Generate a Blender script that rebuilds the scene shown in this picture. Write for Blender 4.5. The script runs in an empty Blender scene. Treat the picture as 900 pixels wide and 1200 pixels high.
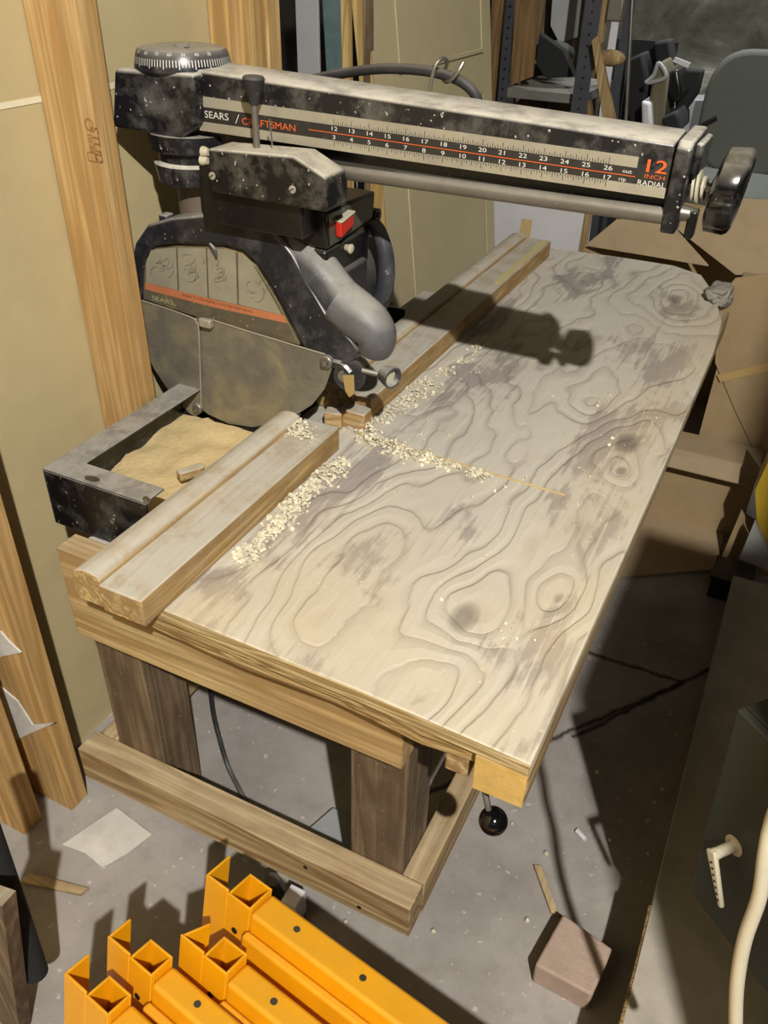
import bpy, bmesh, math, random
from mathutils import Vector, Matrix, noise
random.seed(7)
SC = bpy.context.scene
COL = SC.collection

# ------------------------------------------------------------------ camera
F = 980.06
RW = Matrix(((0.893873, 0.447436, 0.0197), (0.269, -0.502, -0.822), (-0.357, 0.74, -0.57)))
# rows: camera right, camera down, camera forward (world axes in columns); made orthonormal below
r0 = Vector(RW[0]); fw = Vector(RW[2]).normalized()
r0 = (r0 - fw * r0.dot(fw)).normalized()
dn = fw.cross(r0).normalized()
CAM = Vector((0, 0, 1.28))
cam_data = bpy.data.cameras.new('camera')
cam = bpy.data.objects.new('camera', cam_data); COL.objects.link(cam)
m = Matrix((r0, -dn, -fw)).transposed().to_4x4(); m.translation = CAM
cam.matrix_world = m
cam_data.sensor_fit = 'VERTICAL'; cam_data.sensor_height = 36.0
cam_data.lens = F / 1200 * 36.0
cam_data.clip_start = 0.02
SC.camera = cam

def ray(x, y):
    return (r0 * ((x - 450) / F) + dn * ((y - 600) / F) + fw).normalized()
def at(x, y, ax, v):
    """world point seen at photo point (x, y) that lies on the plane axis=v"""
    d = ray(x, y); i = 'xyz'.index(ax)
    return CAM + d * ((v - CAM[i]) / d[i])

# ------------------------------------------------------------------ world, lamp, exposure
w = bpy.data.worlds.new('world'); SC.world = w; w.use_nodes = True
w.node_tree.nodes['Background'].inputs[0].default_value = (0.80, 0.90, 1.0, 1)
w.node_tree.nodes['Background'].inputs[1].default_value = 0.003
LAMP = Vector((0.9, -1.0, 2.77))
ld = bpy.data.lights.new('bulb_light', 'POINT'); ld.energy = 150; ld.shadow_soft_size = 0.028
ld.color = (1.0, 0.965, 0.905)
lo = bpy.data.objects.new('bulb_light', ld); COL.objects.link(lo); lo.location = LAMP
# dim fill light added to brighten the storage end of the room
fd = bpy.data.lights.new('far_fill_light', 'AREA'); fd.spread = 1.45; fd.energy = 5; fd.shape = 'RECTANGLE'; fd.size = 1.2; fd.size_y = 0.15
fd.color = (0.95, 0.98, 1.0)
fo = bpy.data.objects.new('far_fill_light', fd); COL.objects.link(fo); fo.location = (-0.3, 3.95, 2.84)
SC.view_settings.view_transform = 'Standard'; SC.view_settings.look = 'None'
SC.view_settings.gamma = 1.0; SC.view_settings.use_curve_mapping = False
SC.view_settings.exposure = 1.76

# ------------------------------------------------------------------ node helpers
def lin(c):
    return tuple(((v / 255) / 12.92 if v / 255 <= .04045 else ((v / 255 + .055) / 1.055) ** 2.4) for v in c) + (1,)
class NT:
    def __init__(s, name):
        s.m = bpy.data.materials.new(name); s.m.use_nodes = True
        s.t = s.m.node_tree; s.t.nodes.clear()
        s.out = s.t.nodes.new('ShaderNodeOutputMaterial')
        s.b = s.t.nodes.new('ShaderNodeBsdfPrincipled'); s.link(s.b.outputs[0], s.out.inputs[0])
    def n(s, t, **k):
        x = s.t.nodes.new('ShaderNode' + t)
        for a, v in k.items(): setattr(x, a, v)
        return x
    def link(s, a, b): s.t.links.new(a, b)
    def inp(s, sock, v):
        if hasattr(v, 'is_output') or isinstance(v, bpy.types.NodeSocket): s.link(v, sock)
        else: sock.default_value = v
    def math(s, op, a, b=0.0, c=None):
        x = s.n('Math', operation=op); s.inp(x.inputs[0], a); s.inp(x.inputs[1], b)
        if c is not None: s.inp(x.inputs[2], c)
        return x.outputs[0]
    def coord(s, scale=(1, 1, 1), loc=(0, 0, 0)):
        c = s.n('TexCoord'); mp = s.n('Mapping'); s.link(c.outputs['Object'], mp.inputs[0])
        mp.inputs['Scale'].default_value = scale; mp.inputs['Location'].default_value = loc
        return mp.outputs[0]
    def noise(s, vec, scale=5, detail=3, rough=.55, dist=0):
        x = s.n('TexNoise'); s.link(vec, x.inputs['Vector']); x.inputs['Scale'].default_value = scale
        x.inputs['Detail'].default_value = detail; x.inputs['Roughness'].default_value = rough
        x.inputs['Distortion'].default_value = dist
        return x.outputs['Fac']
    def ramp(s, fac, stops, interp='LINEAR'):
        x = s.n('ValToRGB'); s.link(fac, x.inputs[0]); cr = x.color_ramp; cr.interpolation = interp
        while len(cr.elements) < len(stops): cr.elements.new(0.5)
        for e, (p, c) in zip(cr.elements, stops):
            e.position = p; e.color = c if len(c) == 4 else lin(c)
        return x.outputs[0]
    def mix(s, f, a, b, mode='MIX'):
        x = s.n('Mix', data_type='RGBA', blend_type=mode); s.inp(x.inputs[0], f); s.inp(x.inputs[6], a); s.inp(x.inputs[7], b)
        return x.outputs[2]
    def bump(s, h, st=.3, d=.01):
        x = s.n('Bump'); s.link(h, x.inputs['Height']); x.inputs['Strength'].default_value = st
        x.inputs['Distance'].default_value = d; s.link(x.outputs[0], s.b.inputs['Normal'])
    def fin(s, col, rough=.6, metal=0, spec=.5):
        s.inp(s.b.inputs['Base Color'], col); s.inp(s.b.inputs['Roughness'], rough); s.inp(s.b.inputs['Metallic'], metal)
        s.b.inputs['Specular IOR Level'].default_value = spec
        return s.m
W3 = lambda g: (g, g, g, 1)

def wood(name, light, mid, dark, axis=1, sc=1.0, dust=0.0, dustcol=(205, 198, 180), bump=.25, rough=.75, knots=True):
    t = NT(name)
    s = [9 * sc] * 3; s[axis] = .7 * sc
    v = t.coord(tuple(s))
    f = t.noise(v, 1.6, 2, .5, .5)
    rings = t.math('SINE', t.math('MULTIPLY', f, 46.0))
    rings = t.math('MULTIPLY_ADD', rings, .5, .5)
    s2 = [140 * sc] * 3; s2[axis] = 4 * sc
    fine = t.noise(t.coord(tuple(s2)), 1, 2, .6)
    c = t.ramp(rings, [(0, lin(dark)), (.35, lin(mid)), (1, lin(light))])
    c = t.mix(t.ramp(fine, [(.35, W3(1)), (.65, W3(0))]), c, lin(tuple(int(q * .82) for q in mid)))
    big = t.noise(t.coord((2.5, 2.5, 2.5)), 1.5, 4, .6)
    c = t.mix(t.math('MULTIPLY', t.ramp(big, [(.4, W3(0)), (.7, W3(1))]), .5), c, lin(tuple(int(q * .9) for q in dark)))
    if knots:
        vo = t.n('TexVoronoi'); s3 = [7 * sc] * 3; s3[axis] = 2.4 * sc
        t.link(t.coord(tuple(s3)), vo.inputs['Vector']); vo.inputs['Scale'].default_value = 1.0
        k = t.ramp(vo.outputs['Distance'], [(.03, W3(1)), (.12, W3(0))])
        c = t.mix(t.math('MULTIPLY', k, .75), c, lin((92, 62, 38)))
    if dust:
        c = dustmix(t, c, dust, dustcol)
    t.bump(t.math('ADD', rings, t.math('MULTIPLY', fine, 1.2)), bump, .002)
    return t.fin(c, rough, 0, .25)

def dustmix(t, c, amt, dustcol=(205, 198, 180)):
    g = t.n('NewGeometry'); sp = t.n('SeparateXYZ'); t.link(g.outputs['Normal'], sp.inputs[0])
    up = t.ramp(sp.outputs[2], [(.25, W3(0)), (.85, W3(1))])
    ns = t.noise(t.coord((14, 14, 14)), 1.4, 6, .7, .3)
    n2 = t.ramp(ns, [(.34, W3(.5)), (.56, W3(1))])
    f = t.math('MULTIPLY', t.math('MULTIPLY', up, n2), amt)
    side = t.math('MULTIPLY', t.ramp(t.noise(t.coord((9, 9, 9)), 2.2, 7, .72), [(.48, W3(0)), (.75, W3(1))]), amt * .22)
    f = t.math('MAXIMUM', f, side)
    spk = t.ramp(t.noise(t.coord((160, 160, 160)), 1.0, 1, .5), [(.72, W3(0)), (.76, W3(1))])
    f = t.math('MAXIMUM', f, t.math('MULTIPLY', spk, min(1, amt * .7)))
    return t.mix(f, c, lin(dustcol))

def paint(name, col, rough=.4, dust=0.0, metal=0, dustcol=(190, 185, 172), var=.25, spec=.5, bump=.05):
    t = NT(name)
    n = t.noise(t.coord((12, 12, 12)), 1.5, 5, .65)
    c = t.mix(t.math('MULTIPLY', t.ramp(n, [(.35, W3(0)), (.7, W3(1))]), var), lin(col), lin(tuple(int(q * .6) for q in col)))
    if dust: c = dustmix(t, c, dust, dustcol)
    if bump: t.bump(t.noise(t.coord((120, 120, 120)), 1, 3, .6), bump, .002)
    return t.fin(c, rough, metal, spec)

def flat(name, col, rough=.6, metal=0, spec=.4):
    t = NT(name); return t.fin(lin(col), rough, metal, spec)

# ------------------------------------------------------------------ materials
M = {}
def table_material():
    t = NT('weathered_plywood')
    co = t.n('TexCoord'); sp = t.n('SeparateXYZ'); t.link(co.outputs['Object'], sp.inputs[0])
    X, Y = t.math('ADD', sp.outputs[0], -.45), t.math('ADD', sp.outputs[1], 1.3)
    warp = t.noise(t.coord((3.2, 1.5, 1)), 1.2, 3, .5)
    warp2 = t.noise(t.coord((11, 6, 1)), 1.0, 4, .6)
    # figure field: slow across the grain, slower along it
    f = t.math('ADD', t.math('MULTIPLY', warp, 5.2), t.math('MULTIPLY', warp2, .42))
    f = t.math('ADD', f, t.math('MULTIPLY', X, 5.0))
    knotmask = None
    kn = [(at(545, 722, 'z', .6), .055, 1.1, .018), (at(735, 518, 'z', .6), .060, 1.1, .022), (at(790, 350, 'z', .6), .075, 1.3, .02),
          (at(655, 700, 'z', .6), .035, -.9, .008), (at(590, 425, 'z', .6), .07, .8, .01), (at(728, 552, 'z', .6), .03, .8, .010), (at(500, 800, 'z', .6), .07, -1.3, 0),
          (at(690, 330, 'z', .6), .06, -1.0, 0), (at(700, 470, 'z', .6), .06, -.9, 0), (at(400, 640, 'z', .6), .10, .7, 0)]
    for k, r, a, rk in kn:
        dx = t.math('DIVIDE', t.math('SUBTRACT', X, k.x), r); dy = t.math('DIVIDE', t.math('SUBTRACT', Y, k.y), r * 1.7)
        d2 = t.math('ADD', t.math('MULTIPLY', dx, dx), t.math('MULTIPLY', dy, dy))
        e = t.math('POWER', 2.718, t.math('MULTIPLY', d2, -1.0))
        f = t.math('ADD', f, t.math('MULTIPLY', e, a))
        if rk:
            kk = t.ramp(t.math('ADD', d2, t.math('MULTIPLY', warp2, .1)), [((rk / r) ** 2 * .7, W3(1)), ((rk / r) ** 2 * 1.4 + .03, W3(0))])
            knotmask = kk if knotmask is None else t.math('MAXIMUM', knotmask, kk)
    ph = t.math('FRACT', t.math('MULTIPLY', f, 2.3))
    # each growth band: pale ridge that ends in a sharp dark line
    line = t.ramp(ph, [(.0, W3(.9)), (.05, W3(.35)), (.18, W3(0)), (.72, W3(0)), (.93, W3(.5)), (1.0, W3(1))])
    hgt = t.ramp(ph, [(0, W3(0)), (.10, W3(.75)), (.55, W3(1)), (1, W3(.1))])
    streak = t.noise(t.coord((150, 5, 1)), 1, 3, .6)
    patch = t.noise(t.coord((7, 3.2, 1), (3.1, 1.7, 0)), 1.25, 6, .62, .4)
    pm = t.ramp(t.math('ADD', patch, t.math('MULTIPLY', t.math('SUBTRACT', streak, .5), .32)), [(.53, W3(0)), (.60, W3(1))])
    base = t.mix(t.noise(t.coord((5, 5, 1)), 1.5, 4, .6), lin((212, 205, 190)), lin((190, 183, 170)))
    bare = t.mix(streak, lin((128, 118, 115)), lin((166, 157, 152)))
    c = t.mix(t.math('MULTIPLY', pm, .8), base, bare)
    lm = t.math('MULTIPLY', line, t.ramp(t.noise(t.coord((6, 4, 1), (9, 2, 0)), 1.6, 3, .5), [(.33, W3(.25)), (.6, W3(1))]))
    c = t.mix(t.math('MULTIPLY', lm, .48), c, lin((118, 107, 98)))
    # yellower worn strip along the front edge
    edge = t.ramp(t.math('ADD', t.math('MULTIPLY', Y, -1.0), t.math('MULTIPLY', X, .9)), [(-.0, W3(0)), (1, W3(0))])
    wn = t.ramp(t.math('ADD', X, t.math('MULTIPLY', warp, .1)), [(0, W3(0)), (.9, W3(0))])
    ex = t.n('MapRange'); t.link(X, ex.inputs[0]); ex.inputs[1].default_value = -.27; ex.inputs[2].default_value = -.13
    ey = t.n('MapRange'); t.link(Y, ey.inputs[0]); ey.inputs[1].default_value = .95; ey.inputs[2].default_value = .60
    yw = t.math('MULTIPLY', t.math('MAXIMUM', t.math('MULTIPLY', ex.outputs[0], .55), t.math('MULTIPLY', ey.outputs[0], .6)), t.ramp(warp2, [(.35, W3(.3)), (.6, W3(1))]))
    c = t.mix(t.math('MULTIPLY', yw, .75), c, lin((205, 184, 140)))
    c = t.mix(t.math('MULTIPLY', knotmask, .6), c, lin((100, 92, 85)))
    spk = t.ramp(t.noise(t.coord((150, 150, 1)), 1, 1, .5), [(.74, W3(0)), (.77, W3(1))])
    c = t.mix(t.math('MULTIPLY', spk, .6), c, lin((222, 214, 190)))
    h = t.math('ADD', hgt, t.math('MULTIPLY', streak, .5))
    h = t.math('SUBTRACT', h, t.math('MULTIPLY', knotmask, .6))
    t.bump(h, .55, .0035)
    return t.fin(c, .82, 0, .2)
M['table'] = table_material()

def floor_material():
    t = NT('dusty_concrete')
    co = t.n('TexCoord'); sp = t.n('SeparateXYZ'); t.link(co.outputs['Object'], sp.inputs[0]); X, Y = sp.outputs[0], sp.outputs[1]
    n1 = t.noise(t.coord((2, 2, 2)), 1.4, 7, .62); n2 = t.noise(t.coord((18, 18, 18)), 1.4, 5, .7)
    c = t.ramp(n1, [(.3, lin((128, 122, 116))), (.55, lin((158, 152, 146))), (.75, lin((176, 170, 162)))])
    c = t.mix(t.math('MULTIPLY', t.ramp(n2, [(.5, W3(0)), (.72, W3(1))]), .35), c, lin((118, 110, 102)))
    sp1 = t.ramp(t.noise(t.coord((70, 70, 70)), 1, 2, .5), [(.68, W3(0)), (.72, W3(1))])
    c = t.mix(t.math('MULTIPLY', sp1, .5), c, lin((205, 200, 188)))
    wj = t.math('MULTIPLY', t.math('SUBTRACT', n2, .5), .02)
    for (a, b) in (((650, 865), (800, 800)), ((690, 765), (800, 800)), ((800, 800), (880, 760))):
        A = at(*a, 'z', 0); B = at(*b, 'z', 0); d = (B - A); L = d.length; d /= L
        px = t.math('SUBTRACT', X, A.x); py = t.math('SUBTRACT', Y, A.y)
        u = t.math('ADD', t.math('MULTIPLY', px, d.x), t.math('MULTIPLY', py, d.y))
        vv = t.math('ABSOLUTE', t.math('ADD', t.math('ADD', t.math('MULTIPLY', px, -d.y), t.math('MULTIPLY', py, d.x)), wj))
        ins = t.math('MULTIPLY', t.math('GREATER_THAN', u, -.3), t.math('LESS_THAN', u, L))
        k = t.math('MULTIPLY', ins, t.ramp(vv, [(.002, W3(1)), (.006, W3(0))]))
        c = t.mix(k, c, lin((40, 36, 32)))
    t.bump(t.math('ADD', n1, n2), .25, .006)
    return t.fin(c, .85, 0, .25)
M['floor'] = floor_material()

M['pine'] = wood('yellow_pine', (214, 180, 126), (204, 166, 108), (182, 140, 84), axis=2)
M['pine2'] = wood('knotty_pine', (208, 172, 116), (196, 158, 100), (172, 132, 76), axis=2, sc=.8)
M['apronwood'] = wood('apron_pine', (200, 174, 124), (186, 156, 104), (160, 126, 78), axis=0, dust=.25)
M['stretchwood'] = wood('stretcher_pine', (196, 174, 132), (176, 150, 106), (128, 98, 62), axis=0, dust=.35, dustcol=(196, 180, 150))
M['stretchwood_y'] = wood('side_stretcher_pine', (196, 174, 132), (176, 150, 106), (128, 98, 62), axis=1, dust=.35, dustcol=(196, 180, 150))
M['legwood'] = wood('old_dark_post', (140, 120, 92), (118, 98, 74), (90, 72, 54), axis=2, dust=.4, knots=False)
M['fencewood'] = wood('fence_pine', (204, 176, 124), (186, 154, 102), (150, 118, 72), axis=1, sc=1.3, dust=1.0, dustcol=(190, 184, 170))
M['fenceend'] = wood('fence_end_pine', (206, 178, 128), (188, 152, 98), (150, 112, 62), axis=0, dust=.9, dustcol=(190, 184, 170))
M['endgrain'] = paint('cut_end_grain', (214, 178, 104), .85, .15, var=.5, bump=.5, spec=.2)
M['osb'] = wood('chip_board', (190, 164, 116), (166, 138, 90), (120, 92, 54), axis=0, sc=3, knots=False, bump=.6)
M['plyedge'] = wood('plywood_edge', (208, 190, 146), (186, 162, 112), (140, 110, 66), axis=0, sc=2.2, knots=False)
M['greypaint'] = paint('grey_dusty_board', (158, 152, 140), .8, .8)
M['drywall'] = paint('drywall_back_paper', (190, 174, 132), .85, 0, var=.12, bump=.1, spec=.2)
M['stamp'] = flat('stamp_ink', (150, 102, 60), .8)
M['black'] = paint('black_cast_metal', (26, 26, 29), .33, 1.0, dustcol=(206, 200, 186), var=.4, bump=.15)
M['blackclean'] = paint('black_plastic', (15, 15, 16), .3, .18, dustcol=(150, 145, 132), var=.3)
M['grey_plastic'] = paint('dusty_grey_plastic', (58, 60, 66), .45, .9, dustcol=(170, 167, 158), var=.4)
M['guard'] = paint('guard_black_rim', (34, 35, 40), .28, .85, dustcol=(172, 168, 158), var=.4)
M['frame_black'] = paint('black_steel_frame', (16, 17, 20), .25, .85, dustcol=(172, 168, 160), var=.3)
M['steel'] = paint('dull_steel', (150, 146, 134), .38, .3, metal=.85, var=.35)
M['steelplate'] = None
t = NT('stained_steel_plate')
n = t.noise(t.coord((9, 9, 9)), 1.5, 7, .72, .6)
c = t.ramp(n, [(.3, lin((112, 108, 98))), (.5, lin((136, 130, 114))), (.62, lin((156, 147, 118))), (.75, lin((176, 164, 126)))])
M['steelplate'] = t.fin(c, .45, .45)
M['steeldusty'] = paint('dusty_steel', (120, 114, 104), .5, .6, metal=.5)
M['silver'] = paint('silver_band', (176, 168, 148), .5, .35, metal=.3, dustcol=(196, 188, 168), var=.35)
M['scaleblack'] = paint('scale_black', (44, 41, 38), .5, .35, dustcol=(120, 112, 100), var=.3)
M['orange'] = flat('orange_ink', (212, 98, 44), .6)
M['whiteink'] = flat('white_ink', (214, 210, 200), .6)
M['blackink'] = flat('black_ink', (38, 36, 32), .7)
M['red'] = paint('red_switch', (196, 44, 26), .35, .2, dustcol=(220, 200, 190))
M['cream'] = paint('cream_paint', (192, 184, 160), .45, 0, var=.15)
M['label'] = paint('guard_label', (150, 140, 110), .55, .25, var=.5, dustcol=(196, 172, 104))
M['labeldark'] = paint('guard_label_lower', (96, 88, 70), .6, 1.0, var=.5, dustcol=(178, 154, 92))
M['labelpic'] = paint('guard_label_picture', (150, 144, 122), .6, .2, var=.35, dustcol=(186, 166, 110))
M['labelred'] = paint('guard_label_band', (190, 116, 76), .6, .2, var=.3, dustcol=(196, 172, 120))
M['columnm'] = paint('dusty_column', (110, 96, 82), .6, .2, var=.2)
M['elbow'] = paint('light_dusty_plastic', (92, 92, 94), .5, .9, dustcol=(166, 162, 152), var=.4)
M['rubber'] = paint('black_rubber', (40, 39, 40), .6, .6, dustcol=(120, 116, 110), var=.3)
M['sawdust'] = paint('sawdust', (214, 190, 140), .95, 0, var=.4, bump=1.0, spec=.1)
M['shaving'] = paint('wood_shaving', (232, 224, 196), .8, 0, var=.35, spec=.2)
M['yellow'] = paint('yellow_enamel', (230, 158, 8), .38, .3, dustcol=(196, 160, 70), var=.18)
M['brick'] = paint('pinkish_brick', (176, 154, 138), .9, 0, var=.3, bump=.8, spec=.15)
M['paper'] = paint('dirty_paper', (212, 208, 198), .85, 0, var=.35, spec=.15)
M['cardboard'] = paint('cardboard', (160, 138, 104), .85, .12, var=.2, bump=.1, spec=.15)
M['tape'] = paint('packing_tape', (178, 150, 98), .35, 0, var=.1)
M['cab'] = paint('shade_darkened_steel', (52, 54, 46), .5, .1, var=.15, bump=.03, dustcol=(90, 88, 76))  # dark base colour stands in for shade on the cabinet
M['grimy'] = paint('grimy_board', (168, 160, 146), .8, .3, var=.45, dustcol=(180, 172, 158))
M['whiteboard'] = paint('white_board', (206, 204, 206), .6, 0, var=.1)
M['door'] = paint('tan_door', (188, 176, 138), .6, 0, var=.12, bump=.05)
M['dooredge'] = wood('door_edge_pine', (214, 186, 124), (198, 168, 106), (170, 136, 82), axis=2, knots=False)
M['greyboard'] = paint('grey_white_board', (160, 160, 158), .7, 0, var=.15)
M['glass'] = paint('dim_mirror_glass', (96, 116, 116), .12, 0, var=.5)
M['darksteel'] = paint('dark_shelf_steel', (58, 60, 66), .5, .1, var=.2)
M['shelfgrey'] = paint('grey_shelf', (108, 106, 98), .7, .4, var=.2)
M['fabric'] = paint('grey_green_fabric', (96, 98, 90), .95, 0, var=.12, bump=.3, spec=.1)
M['darkstuff'] = paint('dark_fabric', (26, 27, 28), .85, .15, var=.4, dustcol=(90, 88, 84))
M['lightwood'] = wood('pale_board', (176, 152, 108), (158, 132, 92), (128, 102, 66), axis=2, knots=False)
M['brownboard'] = wood('orange_brown_board', (150, 122, 82), (134, 104, 66), (108, 82, 50), axis=2, knots=False)
t = NT('mottled_old_plaster')
n = t.noise(t.coord((1.6, 1.6, 2.4)), 1.6, 7, .7, .5)
c = t.ramp(n, [(.38, lin((92, 92, 82))), (.5, lin((118, 117, 106))), (.58, lin((150, 148, 136))), (.68, lin((196, 194, 184)))])
t.bump(n, .4, .02); M['oldwall'] = t.fin(c, .9, 0, .2)
M['plainwall'] = paint('grey_plaster', (62, 60, 54), .9, 0, var=.2)

# ------------------------------------------------------------------ mesh helpers
class MB:
    def __init__(s): s.bm = bmesh.new()
    def face(s, pts):
        vs = [s.bm.verts.new(Vector(p)) for p in pts]
        return s.bm.faces.new(vs)
    def obox(s, o, a, b, c):
        o, a, b, c = Vector(o), Vector(a), Vector(b), Vector(c)
        P = [o, o + a, o + a + b, o + b]; Q = [p + c for p in P]
        v = [s.bm.verts.new(p) for p in P + Q]
        for f in ((0, 3, 2, 1), (4, 5, 6, 7), (0, 1, 5, 4), (1, 2, 6, 5), (2, 3, 7, 6), (3, 0, 4, 7)):
            s.bm.faces.new([v[i] for i in f])
        return s
    def box(s, lo, hi):
        return s.obox(lo, (hi[0] - lo[0], 0, 0), (0, hi[1] - lo[1], 0), (0, 0, hi[2] - lo[2]))
    def prism(s, pts, vec):
        pts = [Vector(p) for p in pts]; vec = Vector(vec); n = len(pts)
        a = [s.bm.verts.new(p) for p in pts]; b = [s.bm.verts.new(p + vec) for p in pts]
        s.bm.faces.new(a[::-1]); s.bm.faces.new(b)
        for i in range(n): s.bm.faces.new((a[i], a[(i + 1) % n], b[(i + 1) % n], b[i]))
        return s
    def ringprism(s, outer, inner, vec):
        outer = [Vector(p) for p in outer]; inner = [Vector(p) for p in inner]; vec = Vector(vec); n = len(outer)
        A = [s.bm.verts.new(p) for p in outer]; B = [s.bm.verts.new(p) for p in inner]
        C_ = [s.bm.verts.new(p + vec) for p in outer]; D = [s.bm.verts.new(p + vec) for p in inner]
        for i in range(n):
            j = (i + 1) % n
            for q in ((A[i], A[j], B[j], B[i]), (C_[i], D[i], D[j], C_[j]), (A[i], C_[i], C_[j], A[j]), (B[i], B[j], D[j], D[i])):
                s.bm.faces.new(q)
        return s
    def lathe(s, o, axis, prof, seg=32):
        """prof: list of (distance along axis, radius)"""
        o = Vector(o); ax = Vector(axis).normalized()
        u = ax.orthogonal().normalized(); v = ax.cross(u)
        rings = []
        for h, r in prof:
            if r < 1e-6: rings.append([s.bm.verts.new(o + ax * h)])
            else: rings.append([s.bm.verts.new(o + ax * h + (u * math.cos(2 * math.pi * k / seg) + v * math.sin(2 * math.pi * k / seg)) * r) for k in range(seg)])
        for A, B in zip(rings, rings[1:]):
            for k in range(seg):
                j = (k + 1) % seg
                if len(A) == 1 and len(B) == 1: continue
                if len(A) == 1: s.bm.faces.new((A[0], B[k], B[j]))
                elif len(B) == 1: s.bm.faces.new((A[k], B[0], A[j]))
                else: s.bm.faces.new((A[k], B[k], B[j], A[j]))
        if len(rings[0]) > 1: s.bm.faces.new(rings[0][::-1])
        if len(rings[-1]) > 1: s.bm.faces.new(rings[-1])
        return s
    def cyl(s, p0, p1, r, r1=None, seg=24):
        p0, p1 = Vector(p0), Vector(p1)
        return s.lathe(p0, p1 - p0, [(0, r), ((p1 - p0).length, r if r1 is None else r1)], seg)
    def tube(s, pts, r, seg=12, sub=6, caps=True):
        pts = [Vector(p) for p in pts]
        rr = r if isinstance(r, (list, tuple)) else [r] * len(pts)
        P, Rr = [], []
        n = len(pts)
        for i in range(n - 1):
            p0 = pts[max(i - 1, 0)]; p1 = pts[i]; p2 = pts[i + 1]; p3 = pts[min(i + 2, n - 1)]
            for k in range(sub):
                t_ = k / sub
                P.append(.5 * ((2 * p1) + (p2 - p0) * t_ + (2 * p0 - 5 * p1 + 4 * p2 - p3) * t_ ** 2 + (3 * p1 - p0 - 3 * p2 + p3) * t_ ** 3))
                Rr.append(rr[i] * (1 - t_) + rr[i + 1] * t_)
        P.append(pts[-1]); Rr.append(rr[-1])
        tg = (P[1] - P[0]).normalized(); u = tg.orthogonal().normalized(); prev = None
        for i, p in enumerate(P):
            tg = ((P[min(i + 1, len(P) - 1)]) - P[max(i - 1, 0)]).normalized()
            u = (u - tg * u.dot(tg)).normalized(); v = tg.cross(u)
            ring = [s.bm.verts.new(p + (u * math.cos(2 * math.pi * k / seg) + v * math.sin(2 * math.pi * k / seg)) * Rr[i]) for k in range(seg)]
            if prev:
                for k in range(seg): s.bm.faces.new((prev[k], prev[(k + 1) % seg], ring[(k + 1) % seg], ring[k]))
            elif caps: s.bm.faces.new(ring[::-1])
            prev = ring
        if caps: s.bm.faces.new(prev)
        return s
    def ball(s, c, r, seg=20, scale=(1, 1, 1)):
        g = bmesh.ops.create_uvsphere(s.bm, u_segments=seg, v_segments=seg // 2, radius=r)
        for v in g['verts']: v.co = Vector((v.co.x * scale[0], v.co.y * scale[1], v.co.z * scale[2])) + Vector(c)
        return s
    def build(s, name, mat, parent=None, bevel=0.0, smooth=True, sharp=35, seg=2, subsurf=0):
        bmesh.ops.recalc_face_normals(s.bm, faces=s.bm.faces)
        me = bpy.data.meshes.new(name)
        off = Vector((0, 0, 0)); q = parent
        while q is not None: off += q.location; q = q.parent
        bmesh.ops.translate(s.bm, vec=-off, verts=s.bm.verts)
        s.bm.to_mesh(me); s.bm.free()
        me.materials.append(mat)
        if smooth:
            me.shade_smooth()
            me.set_sharp_from_angle(angle=math.radians(sharp))
        o = bpy.data.objects.new(name, me); COL.objects.link(o)
        if parent is not None: o.parent = parent
        if bevel:
            b = o.modifiers.new('bevel', 'BEVEL'); b.width = bevel; b.segments = seg; b.limit_method = 'ANGLE'; b.angle_limit = math.radians(40)
        if subsurf:
            b = o.modifiers.new('sub', 'SUBSURF'); b.levels = subsurf; b.render_levels = subsurf
        return o
def tag(o, label=None, cat=None, group=None, kind=None):
    if label: o['label'] = label
    if cat: o['category'] = cat
    if group: o['group'] = group
    if kind: o['kind'] = kind
    return o
def thing(name, loc, label, cat, group=None):
    o = bpy.data.objects.new(name, None); COL.objects.link(o); o.location = loc; o.empty_display_size = .05
    return tag(o, label, cat, group)
def box(lo, hi): return MB().box(lo, hi)

def text_mesh(items, name, mat, parent, extrude=.0002):
    """items: (string, position, height, right vector, up vector, align, xscale); one joined mesh"""
    mb = bmesh.new()
    for (s_, pos, h, rv, uv, al, xs) in items:
        cu = bpy.data.curves.new('t', 'FONT'); cu.body = s_; cu.size = 1.0; cu.align_x = al; cu.align_y = 'CENTER'
        cu.resolution_u = 3
        to = bpy.data.objects.new('t', cu)
        me = bpy.data.meshes.new_from_object(to)
        rv = Vector(rv).normalized(); uv = Vector(uv).normalized()
        k = h / .7
        tmp = bmesh.new(); tmp.from_mesh(me)
        for v in tmp.verts: v.co = Vector(pos) + rv * v.co.x * k * xs + uv * v.co.y * k
        me2 = bpy.data.meshes.new('x'); tmp.to_mesh(me2); tmp.free(); mb.from_mesh(me2)
        bpy.data.meshes.remove(me2); bpy.data.meshes.remove(me); bpy.data.objects.remove(to); bpy.data.curves.remove(cu)
    M_ = MB(); M_.bm.free(); M_.bm = mb
    return M_.build(name, mat, parent, smooth=False)

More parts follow.
